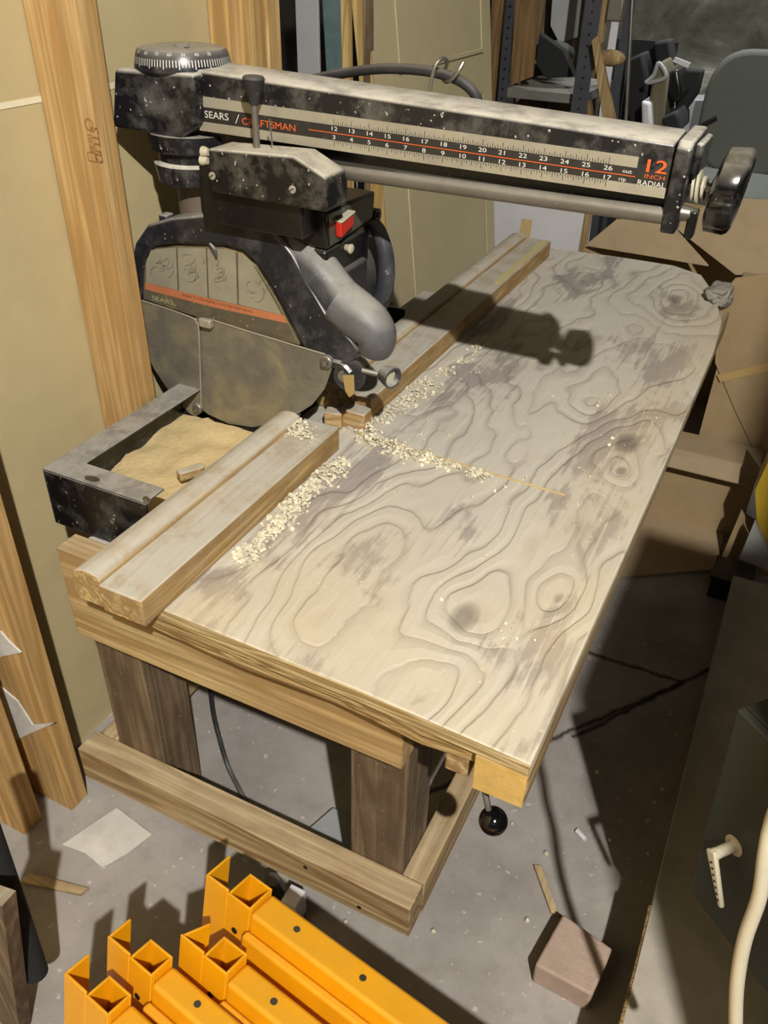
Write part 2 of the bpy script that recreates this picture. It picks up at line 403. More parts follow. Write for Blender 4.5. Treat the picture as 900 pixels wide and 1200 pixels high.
# ================================================================== ROOM
def struct(o): o['kind'] = 'structure'; return o
struct(box((-2.6, -2.4, -.06), (2.2, 5.0, 0)).build('floor', M['floor'], smooth=False))
struct(box((-2.6, -2.4, 2.9), (2.2, 5.0, 3.0)).build('ceiling', paint('dark_joist_ceiling', (34, 30, 26), .9), smooth=False))
struct(box((-2.6, 4.6, 0), (2.2, 4.75, 2.9)).build('wall_back', M['oldwall'], smooth=False))
struct(box((-2.6, -2.5, 0), (2.2, -2.4, 2.9)).build('wall_front', M['plainwall'], smooth=False))
struct(box((2.1, -2.4, 0), (2.2, 4.6, 2.9)).build('wall_right', M['plainwall'], smooth=False))
struct(box((-2.7, -2.4, 0), (-2.6, 4.6, 2.9)).build('wall_left_far', M['plainwall'], smooth=False))
XP = -.965
wl = struct(box((XP - .013, -2.4, 0), (XP, 1.46, 1.083)).build('wall_left', M['drywall'], smooth=False))
wl2 = struct(box((XP - .013, -2.4, 1.088), (XP, 1.46, 2.9)).build('wall_left_upper', M['drywall'], smooth=False))
struct(box((XP, -2.4, 1.082), (XP + .0012, 1.46, 1.0895)).build('trim_1', paint('pale_seam', (232, 224, 196), .6), smooth=False))

# wall studs
def stud(y0, y1, x0, x1, mat, label, z0=0.0, z1=2.88, tilt=0.0):
    mb = MB().obox((x0, y0, z0), (x1 - x0, 0, 0), (0, y1 - y0, 0), (tilt, 0, z1 - z0))
    return tag(mb.build('wall_stud', mat, bevel=.002), label, 'wall stud')
st1 = stud(.905, .943, XP + .001, -.875, M['pine'], 'pale pine wall stud with a printed grade stamp, beside the saw head')
st2 = stud(.578, .618, XP + .001, -.873, M['pine2'], 'orange pine wall stud left of the bench with torn paper stuck to it')
st3 = stud(1.29, 1.33, XP + .001, -.88, M['pine2'], 'knotty orange wall stud rising behind the round angle dial')
st4 = stud(1.345, 1.385, XP + .001, -.885, M['pine'], 'yellow wall stud doubled up right behind the knotty one')
_q = at(50, 958, 'z', 0)
st5 = stud(_q.y - .040, _q.y, XP + .001, _q.x, M['pine2'], 'dim split wall stud at the far left edge, nearest the camera', tilt=0)
# torn paper on the stud
p = thing('torn_paper', (-.9, .57, .30), 'torn scrap of pale fibrous paper stuck to the left wall stud', 'paper scrap')
mb = MB(); pts = [(0, 805), (20, 822), (38, 850), (62, 848), (30, 862), (8, 872), (0, 862)]
mb.prism([at(x, y, 'y', .574) for x, y in pts], (0, .003, 0)); mb.build('scrap', M['paper'], p)
mb = MB(); pts = [(0, 740), (10, 752), (24, 765), (0, 770)]
mb.prism([at(x, y, 'y', .574) for x, y in pts], (0, .003, 0)); mb.build('scrap', M['paper'], p)
# printed stamp on the stud face (faces the camera side)
ys = .9043
sr = (0, 0, -1); su = (1, 0, 0)
text_mesh([('STUD', at(113, 170, 'y', ys), .013, sr, su, 'CENTER', 1.0), ('HT-84', at(106, 168, 'y', ys), .006, sr, su, 'CENTER', 1.0)], 'grade_stamp', M['stamp'], st1)
mb = MB(); c = at(104, 146, 'y', ys)
O = [c + Vector((math.cos(a) * .0075, 0, math.sin(a) * .0075)) for a in [k * math.pi / 10 for k in range(20)]]
I = [c + (o - c) * .82 for o in O]; mb.ringprism(O, I, (0, .0003, 0))
c = at(108, 184, 'y', ys); q = [Vector((a, 0, b)) for a, b in ((-.008, -.006), (.008, -.006), (.008, .006), (-.008, .006))]
mb.ringprism([c + v for v in q], [c + v * .85 for v in q], (0, .0003, 0)); mb.build('stamp_mark', M['stamp'], st1, smooth=False)

# ================================================================== BENCH
bench = thing('workbench', (-.45, 1.3, 0), 'heavy homemade wooden workbench with a weathered plywood top carrying the radial arm saw', 'workbench')
T = .6
far = [at(x, y, 'z', T) for x, y in ((838, 408), (846, 376), (838, 345), (822, 322), (790, 311), (720, 300), (640, 290))]
outline = [Vector((-.600, .571, T)), Vector((-.30, .565, T)), Vector((-.099, .556, T)), Vector((-.094, 1.3, T))] + far + [Vector((-.60, 1.25, T))]
kerf_y = 1.055
top = MB().prism([p - Vector((0, 0, .016)) for p in outline], (0, 0, .016)).build('plywood_top', M['table'], bench, bevel=.0025)
# particle board under-layer with its ragged edge
ul = [Vector((-.60, .574, .555)), Vector((-.45, .568, .555)), Vector((-.33, .572, .555)), Vector((-.22, .563, .555)), Vector((-.158, .568, .555)), Vector((-.17, 2.1, .555)), Vector((-.60, 2.15, .555))]
MB().prism(ul, (0, 0, .0285)).build('under_board', M['osb'], bench, bevel=.002)
r = box((-.157, .558, .528), (-.099, 2.0, .5835)).build('front_rail', M['stretchwood_y'], bench, bevel=.005)
box((-.1565, .5565, .5285), (-.1, .5582, .582)).build('rail_end', M['endgrain'], r, bevel=.0008)
r = box((-.195, .572, .520), (-.166, 1.98, .5545)).build('inner_rail', M['stretchwood_y'], bench, bevel=.003)
# light edge veneer along the right and near edge
MB().prism([(-.60, .5685, .5845), (-.30, .5625, .5845), (-.099, .5535, .5845), (-.099, .5565, .5845), (-.30, .5655, .5845), (-.60, .5715, .5845)], (0, 0, .0142)).build('edge_ply', M['plyedge'], bench)
# frame
box((-.785, .612, .432), (-.263, .649, .59)).build('apron', M['apronwood'], bench, bevel=.002)
box((-.785, 1.8485, .432), (-.263, 1.885, .534)).build('apron', M['apronwood'], bench, bevel=.002)
box((-.31, .7505, .44), (-.268, 1.759, .553)).build('apron', M['stretchwood_y'], bench, bevel=.002)
box((-.785, .6505, .44), (-.745, 1.848, .534)).build('apron', M['stretchwood_y'], bench, bevel=.002)
for (x0, x1, y0, y1) in ((-.356, -.270, .6505, .740), (-.800, -.712, .6505, .740), (-.356, -.270, 1.76, 1.848), (-.800, -.712, 1.76, 1.848)):
    zt = .5545 if x0 > -.5 else .43
    if x0 > -.5: box((x0, y0, 0), (x1, y1, .4395)).build('leg', M['legwood'], bench, bevel=.003)
    else: box((x0, y0, 0), (x1, y1, .4395)).build('leg', M['legwood'], bench, bevel=.003)
box((-.268, .65, .438), (-.27, .74, .44))
s_ = box((-.850, .606, .077), (-.236, .650, .150)).build('stretcher', M['stretchwood'], bench, bevel=.002)
for q in ((280, 1050), (358, 1016), (421, 1063)):
    c = at(q[0], q[1], 'y', .606); MB().cyl(c + Vector((0, .002, 0)), c - Vector((0, .001, 0)), .0035, seg=12).build('screw', M['blackclean'], s_)
box((-.2695, .6505, .077), (-.234, 1.848, .150)).build('stretcher', M['stretchwood_y'], bench, bevel=.002)
box((-.838, .6505, .077), (-.803, 1.848, .150)).build('stretcher', M['stretchwood_y'], bench, bevel=.002)
# diagonal brace by the left leg
MB().prism([(-.7115, .70, .4395), (-.62, .70, .4395), (-.7115, .70, .35)], (0, .035, 0)).build('brace', M['stretchwood'], bench)
# spacer boards that carry the saw frame
box((-.800, .6505, .5535), (-.605, .6865, .5545)).build('spacer_board', M['greypaint'], bench)
box((-.679, .6505, .5545), (-.605, 2.1, .599)).build('spacer_board', M['greypaint'], bench)
box((-.800, .6505, .535), (-.605, 1.85, .5534)).build('spacer_board', M['greypaint'], bench, bevel=.002)

# fences
def fence(y0, y1, label, chip=False):
    o = thing('fence_board', (-.61, (y0 + y1) / 2, .601), label, 'saw fence', 'dusty fence timbers')
    box((-.630, y0, .601), (-.566, y1, .641)).build('front_timber', M['fencewood'], o, bevel=.002)
    # rounded rear moulding
    prof = [(-.6305, .601), (-.6305, .643), (-.634, .648), (-.643, .6515), (-.655, .6515), (-.667, .648), (-.674, .640), (-.676, .628), (-.676, .601)]
    MB().prism([(x, y0 + .004, z) for x, z in prof], (0, y1 - y0 - .012, 0)).build('rounded_timber', M['fencewood'], o, bevel=.0015)
    return o
f1 = fence(.535, 1.005, 'short dusty timber fence at the near end, overhanging the bench edge, shavings on its tip')
f2 = fence(1.115, 2.115, 'long dusty timber fence running away behind the saw handle to the far edge')
# metal rule strip on the far fence
box((-.584, 1.75, .6412), (-.572, 2.10, .6424)).build('rule_strip', flat('brass_rule', (206, 190, 128), .5), f2)
# broken stubs around the blade slot
def stub(px, py, w, d, h, rz, label, z0=.601):
    c = at(px, py, 'z', z0)
    a = Vector((math.cos(rz), math.sin(rz), 0)); b = Vector((-math.sin(rz), math.cos(rz), 0))
    o = thing('broken_fence_stub', c, label, 'wood offcut', 'broken stubs beside the blade slot')
    mb = MB()
    P = [c - a * w / 2 - b * d / 2, c + a * w / 2 - b * d / 2, c + a * w / 2 + b * d * .4, c + a * w * .1 + b * d / 2, c - a * w / 2 + b * d * .42]
    mb.prism(P, (0, 0, h)); ob = mb.build('splintered_block', M['fenceend'], o, bevel=.002)
stub(416, 497, .050, .032, .030, .0, 'broken fence stub nearest the blade slot, crumbled front corner')
stub(432, 478, .038, .050, .034, .1, 'broken fence stub tucked under the white roller cup')
stub(392, 498, .030, .026, .028, .3, 'small splintered fence stub touching the steel guard')

# ================================================================== SHAVINGS
def chips(name, spots, n, label, sizes=(.003, .008), zfun=None, mat='shaving'):
    mb = MB()
    for _ in range(n):
        (cx, cy, cz, sx, sy, h) = random.choice(spots)
        g = lambda: max(-2.2, min(2.2, random.gauss(0, 1)))
        x, y = g(), g(); rr = math.exp(-(x * x + y * y) / 2)
        p = Vector((cx + x * sx, cy + y * sy, cz + random.random() * h * rr + .001))
        L = random.uniform(*sizes); Wd = L * random.uniform(.4, .9); th = .0005
        e = Matrix.Rotation(random.uniform(0, 6.28), 3, 'Z') @ Matrix.Rotation(random.gauss(0, .45), 3, 'X') @ Matrix.Rotation(random.gauss(0, .45), 3, 'Y')
        cur = random.uniform(.1, .5) * L
        prev = None
        for k in range(4):
            u = (k / 3 - .5) * L; zz = cur * (1 - (2 * k / 3 - 1) ** 2)
            a = mb.bm.verts.new(p + e @ Vector((u, -Wd / 2, zz))); b = mb.bm.verts.new(p + e @ Vector((u, Wd / 2, zz)))
            if prev: mb.bm.faces.new((prev[0], a, b, prev[1]))
            prev = (a, b)
    o = mb.build(name, M[mat], smooth=False)
    sol = o.modifiers.new('s', 'SOLIDIFY'); sol.thickness = .0006
    return tag(o, label, 'wood shavings', kind='stuff')
def line(a, b, n, z, s=.012, h=.01, jit=0):
    A = at(*a, 'z', z); B = at(*b, 'z', z)
    return [(A.x + (B.x - A.x) * k / (n - 1), A.y + (B.y - A.y) * k / (n - 1), z, s * random.uniform(.6, 1.3), s * random.uniform(.6, 1.3), h * random.uniform(.4, 1.4)) for k in range(n)]
chips('wood_shavings', line((288, 655), (350, 590), 6, .6, .012, .009) + line((345, 592), (400, 543), 6, .6, .012, .012), 700, 'pale curled shavings heaped along the foot of the near fence')
sp = line((432, 515), (500, 540), 6, .6, .010, .010) + line((500, 540), (570, 560), 5, .6, .008, .005) + line((445, 492), (500, 455), 6, .6, .012, .008) + line((420, 500), (440, 520), 4, .6, .012, .014) + line((500, 450), (560, 410), 4, .6, .010, .004)
chips('wood_shavings', sp, 780, 'pale shavings scattered around the blade slot and kerf')
chips('wood_shavings', line((338, 488), (352, 512), 4, .642, .012, .007), 300, 'shavings lying on the tip of the near fence', (.002, .006))
sc_ = [(random.uniform(-.5, -.12), random.uniform(.62, 1.5), .6, .01, .01, .002) for _ in range(40)]
chips('wood_shavings', sc_, 90, 'stray shavings sprinkled over the bench top', (.002, .006))
# sawn kerf: a shallow wavy slot filled with yellow chips
A = at(418, 508, 'z', .6); B = at(662, 581, 'z', .6)
mb = MB(); n = 24; up = []; lowr = []
for k in range(n + 1):
    p = A.lerp(B, k / n); wd = .004 * (1 - .5 * k / n) + .001 * noise.noise(Vector((k * .7, 0, 0)))
    up.append(p + Vector((0, wd, .0006))); lowr.append(p + Vector((0, -wd, .0006)))
mb.prism(lowr + up[::-1], (0, 0, .0008))
mb.build('saw_kerf', M['sawdust'], bench, smooth=False)

# ================================================================== SAW
saw = thing('radial_arm_saw', (-.80, 1.06, .60), 'black and silver radial arm saw with steel blade guard standing on the bench', 'radial arm saw')
# base frame (open steel channel)
FX, FY = -.868, .687
ZF = .650; ZB = .5555
fr = MB()
fr.box((FX, FY, ZB), (FX + .004, 1.50, ZF - .003)); fr.box((FX, FY, ZF - .003), (FX + .045, 1.50, ZF))
fr.box((FX + .004, FY, ZB), (-.684, FY + .004, ZF - .003)); fr.box((FX + .045, FY, ZF - .003), (-.684, FY + .040, ZF))
fr.box((-.684, FY, ZB), (-.680, 1.50, .612))
fr.box((FX + .004, 1.49, ZB), (-.684, 1.495, ZF - .003))
fr.box((FX + .06, 1.00, ZB), (-.70, 1.15, ZF - .006))
bf = fr.build('base_frame', M['frame_black'], saw, bevel=.0012)
for q, rr in (((172, 586), .006), ((132, 610), .0045), ((98, 572), .003), ((146, 592), .0022)):
    c = at(q[0], q[1], 'y', FY); MB().lathe(c + Vector((0, .001, 0)), (0, -1, 0), [(0, rr), (.0025, rr), (.0015, rr * .6), (0.0012, 0)], 16).build('bolt_hole', M['steel'] if rr > .004 else M['blackclean'], bf)
c = at(108, 561, 'z', ZF); MB().ball(c, .008, 12, (1.6, .8, .12)).build('slot_hole', M['blackclean'], bf)
# column and arm head
MB().cyl((-.835, 1.075, .60), (-.835, 1.075, 1.04), .043, seg=40).build('column', M['columnm'], saw)
MB().lathe((-.835, 1.06, .965), (0, 0, 1), [(0, .045), (.004, .058), (.030, .062), (.034, .055), (.046, .055), (.050, .066), (.072, .066)], 40).build('column_collar', M['black'], saw)
HY0, HY1 = 1.0, 1.115
hp = [(at(x, y, 'y', HY0)) for x, y in ((133, 80), (227, 87), (229, 148), (210, 163), (150, 153), (131, 149))]
hd = MB().prism(hp, (0, HY1 - HY0, 0)).build('arm_head', M['black'], saw, bevel=.006, seg=3)
# angle dial
dc = Vector((-.843, 1.062, 1.113))
dl = MB().lathe(dc, (0, 0, 1), [(0, .064), (.004, .068), (.006, .068), (.0235, .064), (.029, .060), (.031, .050), (.0305, .012), (.033, .010), (.033, 0)], 64).build('angle_dial', M['guard'], saw)
mb = MB()
def dialpt(a, h, r): return dc + Vector((math.cos(a) * r, math.sin(a) * r, h))
for k in range(96):
    a = -math.pi * 2 * k / 96; big = k % 5 == 0
    h0, h1 = (.009 if big else .0115), .0200
    w_ = .012 / 1.0 * .8
    rr = lambda h: .068 + (.064 - .068) * (h - .006) / .0175 + .0004
    mb.face([dialpt(a - w_, h0, rr(h0)), dialpt(a + w_, h0, rr(h0)), dialpt(a + w_, h1, rr(h1)), dialpt(a - w_, h1, rr(h1))])
mb.build('dial_ticks', M['whiteink'], dl, smooth=False)
it = []
for k, s_ in enumerate(['50', '60', '70', '80', '90', '80', '70', '60', '50', '40', '30', '20', '10', '0', '10', '20', '30', '40']):
    a = -2.05 + (k - 4) * .29
    if a > -.1 or a < -3.4: continue
    p = dialpt(a, .0262, .0631)
    it.append((s_, p, .0045, (-math.sin(a), math.cos(a), 0), (-math.cos(a) * .5, -math.sin(a) * .5, .8), 'CENTER', 1))
text_mesh(it, 'dial_numbers', M['whiteink'], dl)
mb = MB(); mb.cyl(dc + Vector((-.01, .01, .0305)), dc + Vector((-.01, .01, .0322)), .005, seg=14); mb.cyl(dc + Vector((.02, -.015, .0305)), dc + Vector((.02, -.015, .0315)), .004, seg=14)
mb.build('dial_screw', M['blackclean'], dl)

# arm: slightly tapering box beam
AY0, AY1 = 1.02, 1.103
def az(x, z0, z1): s = (x + .79) / .64; return z0 + (z1 - z0) * s
xl, xr = -.795, -.150
def quadprism(x0, x1, za0, za1, zb0, zb1, y0, y1):
    """box along x whose lower/upper z vary: bottom za0->za1, top zb0->zb1"""
    return MB().prism([(x0, y0, az(x0, za0, za1)), (x1, y0, az(x1, za0, za1)), (x1, y0, az(x1, zb0, zb1)), (x0, y0, az(x0, zb0, zb1))], (0, y1 - y0, 0))
ab = MB()
sec = lambda x: [(x, AY0, az(x, 1.046, 1.038)), (x, AY0, az(x, 1.119, 1.094)), (x, AY0 + .004, az(x, 1.122, 1.097)), (x, AY1 - .02, az(x, 1.126, 1.101)), (x, AY1, az(x, 1.120, 1.095)), (x, AY1, az(x, 1.046, 1.038))]
s0 = [ab.bm.verts.new(p) for p in sec(xl)]; s1 = [ab.bm.verts.new(p) for p in sec(xr)]
for i in range(6): ab.bm.faces.new((s0[i], s0[(i + 1) % 6], s1[(i + 1) % 6], s1[i]))
ab.bm.faces.new(s0[::-1]); ab.bm.faces.new(s1)
arm = ab.build('arm', M['black'], saw, bevel=.002)
quadprism(-.792, -.150, 1.0465, 1.0385, 1.0585, 1.0495, AY0 - .0012, AY0 - .0002).build('silver_band', M['silver'], arm, smooth=False)
quadprism(-.792, -.186, 1.0775, 1.0665, 1.0905, 1.0780, AY0 - .0012, AY0 - .0002).build('silver_band', M['silver'], arm, smooth=False)
quadprism(-.792, -.150, 1.0587, 1.0497, 1.0773, 1.0663, AY0 - .0010, AY0 - .0002).build('black_band', M['scaleblack'], arm, smooth=False)
yl = AY0 - .0016
oz = lambda x: az(x, 1.0685, 1.0575)
sl = (1, 0, -.0120)
quadprism(-.615, -.186, 1.0677, 1.0567, 1.0686, 1.0576, yl, yl + .0003).build('orange_line', M['orange'], arm, smooth=False)
X0 = at(392, 151, 'y', AY0).x; X1 = at(713, 197, 'y', AY0).x
it = []
for k in range(15):
    x = X0 + (X1 - X0) * k / 14
    it.append((str(12 + k), (x, yl, oz(x) + .0048), .0049, sl, (0, 0, 1), 'CENTER', 1.55))
    it.append((str(3 + k), (x, yl, oz(x) - .0055), .0049, sl, (0, 0, 1), 'CENTER', 1.55))
it.append(('out', (-.196, yl, oz(-.2) + .0040), .0042, sl, (0, 0, 1), 'CENTER', 1.3)); it.append(('rip', (-.200, yl, oz(-.2) - .0050), .0042, sl, (0, 0, 1), 'CENTER', 1.3))
it.append(('SEARS', at(239.5, 134, 'y', AY0 - .0016), .0088, sl, (0, 0, 1), 'LEFT', 1.2)); it.append(('/', at(278, 140, 'y', AY0 - .0016), .012, sl, (.25, 0, 1), 'CENTER', 1.0))
it.append(('RADIAL', at(763, 216, 'y', AY0 - .0016), .0058, sl, (0, 0, 1), 'CENTER', 1.12))
text_mesh(it, 'scale_numbers', M['whiteink'], arm)
text_mesh([('CRAFTSMAN', at(283, 142, 'y', AY0 - .0016), .0085, sl, (0, 0, 1), 'LEFT', 1.24), ('12', at(767, 196, 'y', AY0 - .0016), .0135, sl, (0, 0, 1), 'CENTER', 1.5), ('12', at(767.8, 196, 'y', AY0 - .0017), .0135, sl, (0, 0, 1), 'CENTER', 1.5), ('INCH', at(767, 208, 'y', AY0 - .0016), .0045, sl, (0, 0, 1), 'CENTER', 1.5)], 'orange_lettering', M['orange'], arm)
mb = MB()
for k in range(14 * 16 + 1):
    x = X0 + (X1 - X0) * k / (14 * 16)
    h = .0075 if k % 16 == 0 else .0055 if k % 8 == 0 else .0042 if k % 4 == 0 else .0028 if k % 2 == 0 else 0
    if not h: continue
    zt = az(x, 1.0775, 1.0665); zb = az(x, 1.0585, 1.0495); wd = .00035
    mb.face([(x - wd, yl, zt), (x + wd, yl, zt), (x + wd, yl, zt + h), (x - wd, yl, zt + h)])
    mb.face([(x - wd, yl, zb - h), (x + wd, yl, zb - h), (x + wd, yl, zb), (x - wd, yl, zb)])
mb.build('scale_ticks', M['blackink'], arm, smooth=False)
MB().ball(at(231, 132, 'y', AY0 - .002), .003, 12).build('rivet', M['cream'], arm)
# rails below the arm
ra, rb = at(370, 197, 'y', 1.026), at(778, 253, 'y', 1.026)
MB().cyl(ra, rb, .0095, seg=20).build('front_rail_tube', M['steeldusty'], saw)
MB().cyl(ra + Vector((0, .07, 0)), rb + Vector((0, .07, 0)), .0095, seg=20).build('rear_rail_tube', M['steeldusty'], saw)
quadprism(-.79, -.151, 1.0205, 1.0155, 1.0455, 1.0375, AY0 + .018, AY1 - .018).build('arm_web', M['blackclean'], saw, smooth=False)
quadprism(-.60, -.151, 1.0265, 1.0215, 1.0285, 1.0235, AY0 + .002, AY0 + .019).build('rail_lip', M['steel'], saw, smooth=False)
# end cap and knob
ec = [at(x, y, 'y', AY0 - .006) for x, y in ((788, 165), (797, 168), (797, 235), (789, 268), (775, 267), (778, 235))]
ecp = MB().prism([(-.147, AY0 - .007, 1.0925), (-.147, AY0 + .002, 1.1005), (-.147, AY1 + .004, 1.103), (-.147, AY1 + .004, 1.030), (-.147, AY0 + .022, 1.030), (-.147, AY0 + .022, 1.002), (-.147, AY0 - .007, 1.002)], (.017, 0, 0))
cap = ecp.build('end_cap', M['black'], saw, bevel=.003)
MB().box((-.1298, AY0 + .012, 1.062), (-.121, AY1 - .004, 1.097)).build('end_plate', M['black'], saw, bevel=.003)
mb = MB().cyl((-.134, 1.035, 1.022), (-.112, 1.04, 1.020), .010, .007); mb.build('rail_clamp', M['steel'], saw, bevel=.002)
mb = MB().box((-.122, 1.03, .995), (-.112, 1.05, 1.026)); mb.build('clamp_tab', M['blackclean'], saw, bevel=.002)
KY = 1.055; KZ = 1.047
mb = MB().cyl((-.135, KY, KZ + .001), (-.10, KY, KZ), .006)
mb.build('knob_shaft', M['steel'], saw)
for k, r_ in enumerate((.017, .019, .013)):
    x = -.127 + k * .006
    MB().lathe((x, KY, KZ), (1, -.08 * (k - 1), .1), [(0, .006), (0, r_), (.003, r_), (.003, .006)], 28).build('washer', M['cream'], saw)
mb = MB(); seg = 64; rings = []
prof = [(-.107, .010), (-.105, .018), (-.103, .036), (-.099, .0455), (-.078, .047), (-.073, .044), (-.071, .038), (-.076, .033), (-.080, .012), (-.080, 0)]
for x, r_ in prof:
    if r_ == 0: rings.append([mb.bm.verts.new((x, KY, KZ))]); continue
    ring = []
    for k in range(seg):
        a = 2 * math.pi * k / seg
        lob = 1 - (.11 * max(0, math.cos(a * 6)) ** 3 if r_ > .04 else 0)
        ring.append(mb.bm.verts.new((x + (r_ * math.sin(a)) * .10, KY + math.cos(a) * r_ * lob, KZ + math.sin(a) * r_ * lob)))
    rings.append(ring)
for A_, B_ in zip(rings, rings[1:]):
    for k in range(seg):
        j = (k + 1) % seg
        if len(B_) == 1: mb.bm.faces.new((A_[k], B_[0], A_[j]))
        else: mb.bm.faces.new((A_[k], B_[k], B_[j], A_[j]))
mb.bm.faces.new(rings[0][::-1])
mb.build('hand_knob', paint('shiny_black_knob', (14, 14, 15), .18, .35, dustcol=(190, 182, 165)), saw, sharp=50)

# carriage cover
CY0, CY1 = .955, 1.010
cp = [at(x, y, 'y', CY0) for x, y in ((243, 174), (344, 183), (381, 208), (385, 247), (380, 249), (247, 226))]
cc = MB().prism(cp, (0, CY1 - CY0, 0)).build('carriage_cover', M['blackclean'].copy(), saw, bevel=.004, seg=3)
cc.data.materials[0] = paint('dusty_black_cover', (17, 17, 18), .35, .95, dustcol=(206, 198, 180), var=.3)
for q in ((249, 206), (343, 222)):
    c = at(*q, 'y', CY0); s_ = MB().lathe(c, (0, -1, 0), [(-.001, .005), (.0015, .005), (.002, .004), (.002, 0)], 20).build('screw', M['silver'], cc)
    MB().obox(c + Vector((-.0042, -.0024, -.003)), (.0075, 0, .0045), (0, .0006, 0), (-.0005, 0, .0012)).build('screw_slot', M['blackink'], s_)
for q in ((241, 178), (240, 188)):
    c = at(*q, 'y', .97); MB().lathe(c, (-1, 0, 0), [(-.005, .0045), (.002, .007), (.005, .007), (.007, .004), (.007, 0)], 18).build('cable_screw', M['cream'], saw)
# lock lever
l0 = at(301, 172, 'y', .985); l1 = at(298, 122, 'y', .985); l2 = at(297, 89, 'y', .985)
lv = MB().cyl(l0, l1, .0045).build('lock_lever', M['steeldusty'], saw)
MB().lathe(l1, l2 - l1, [(0, .0065), (.010, .008), (.020, .0125), ((l2 - l1).length - .003, .0145), ((l2 - l1).length, .0125), ((l2 - l1).length, 0)], 24).build('lever_knob', M['rubber'], lv)
c = at(319, 170, 'y', .985); MB().cyl(c, at(316, 140, 'y', .985), .0012, seg=8).build('pointer_pin', M['steeldusty'], saw)
# carriage block and motor below
box((-.765, .972, .935), (-.60, 1.10, 1.0145)).build('carriage_block', M['blackclean'], saw, bevel=.004)
PX = -.588
pTL = at(380, 249, 'x', PX); pTR = at(439.5, 223.6, 'x', PX); pBR = at(437, 258, 'x', PX); pBL = at(383.5, 293, 'x', PX)
mo = MB()
ymn, ymx = pTL.y, pTR.y
mo.prism([pTL, pTR, pBR, pBL], (-.10, 0, 0))
sw = mo.build('switch_box', M['blackclean'], saw, bevel=.003)
# blade motor: lying cylinder behind the guard plus yoke
MB().box((-.69, ymn + .005, .865), (-.595, ymx - .01, .9)).build('yoke', M['blackclean'], saw, bevel=.004)
MB().lathe((-.66, 1.03, .80), (0, 1, 0), [(0, .05), (.005, .075), (.03, .080), (.19, .080), (.21, .07), (.222, .045), (.222, 0)], 40).build('motor', M['rubber'], saw)
MB().box((-.612, 1.02, .80), (-.582, 1.13, .872)).build('motor_bracket', M['rubber'], saw, bevel=.006)
MB().obox(pBL + Vector((-.03, .0, -.002)), (.028, 0, 0), (0, (pBR - pBL).y * .95, 0), (0, 0, -.05)).build('motor_shroud', M['blackclean'], saw, bevel=.005)
# clear-ish label plate with switch
def onpanel(u, v, off=.0):   # u along top edge, v down
    a = pTL.lerp(pTR, u); b = pBL.lerp(pBR, u); p = a.lerp(b, v); return p + Vector((off, 0, 0))
MB().prism([onpanel(.06, .08), onpanel(.97, .06), onpanel(.97, .86), onpanel(.06, .93)], (.0015, 0, 0)).build('switch_plate', paint('switch_plate', (74, 76, 66), .25, .3, dustcol=(150, 146, 128)), sw)
rk = MB().prism([onpanel(.16, .35, .0015), onpanel(.42, .24, .0015), onpanel(.42, .62, .0015), onpanel(.16, .78, .0015)], (.010, 0, 0)).build('rocker_switch', M['red'], sw, bevel=.002)
MB().prism([onpanel(.16, .30, .0015), onpanel(.42, .18, .0015), onpanel(.42, .25, .0015), onpanel(.16, .36, .0015)], (.0125, 0, 0)).build('switch_cap', M['cream'], sw, bevel=.001)
MB().lathe(at(442, 252, 'x', PX + .002), (1, 0, 0), [(-.012, .010), (.002, .010), (.002, .004), (.004, .004), (.004, 0)], 20).build('key_hole', M['blackclean'], sw)
c = at(409, 291, 'x', PX + .004); MB().lathe(c, (1, -.2, 0), [(-.01, .004), (0, .006), (.004, .007), (.006, .004), (.006, 0)], 16).build('pivot_screw', M['cream'], saw)
# carry handle (D shape)
HX = -.555; hy = lambda x, y: at(x, y, 'y', 1.16)
MB().tube([hy(404, 333), hy(425, 347), hy(444, 349), hy(452, 330), hy(452, 300), hy(444, 272), hy(436, 264), hy(425, 275)], [.007, .008, .012, .014, .013, .012, .010, .008], seg=14).build('pull_handle', M['grey_plastic'], saw)

# blade guard
GY0, GY1 = .995, 1.062
gp = lambda x, y, yy=GY0: at(x, y, 'y', yy)
outer = [(148, 358), (151, 318), (158, 285), (172, 264), (200, 256), (240, 252), (272, 253), (300, 259), (322, 272), (342, 298), (362, 335), (384, 372), (412, 400), (420, 416), (408, 428), (388, 432), (378, 424), (345, 405), (240, 378), (165, 352)]
inner = [(166, 352), (166, 325), (169, 303), (176, 291), (190, 288), (212, 288), (240, 289), (262, 290), (284, 296), (302, 312), (314, 330), (328, 352), (341, 378), (351, 400), (357, 411), (340, 405), (310, 396), (270, 385), (220, 370), (185, 358)]
body = MB()
body.prism([gp(x, y, GY0 + .010) for x, y in outer], (0, GY1 - GY0 - .010, 0))
g0 = body.build('blade_guard', M['guard'], saw, bevel=.010, seg=4)
# raised rim following the upper outline
rim_o = outer[:15]; rim_i = [(166, 352), (166, 322), (170, 300), (180, 289), (205, 286), (240, 287), (264, 288), (284, 294), (302, 310), (316, 332), (330, 356), (343, 382), (356, 410), (366, 419), (376, 426)]
mb = MB()
PO = [gp(x, y, GY0 + .002) for x, y in rim_o]; PI = [gp(x, y, GY0 + .002) for x, y in rim_i]
A_ = []
for off in (0, .012):
    A_.append(([mb.bm.verts.new(p + Vector((0, off, 0))) for p in PO], [mb.bm.verts.new(p + Vector((0, off, 0))) for p in PI]))
(o0, i0), (o1, i1) = A_
for k in range(len(PO) - 1):
    mb.bm.faces.new((o0[k], o0[k + 1], i0[k + 1], i0[k])); mb.bm.faces.new((o1[k], i1[k], i1[k + 1], o1[k + 1]))
    mb.bm.faces.new((o0[k], o1[k], o1[k + 1], o0[k + 1])); mb.bm.faces.new((i0[k], i0[k + 1], i1[k + 1], i1[k]))
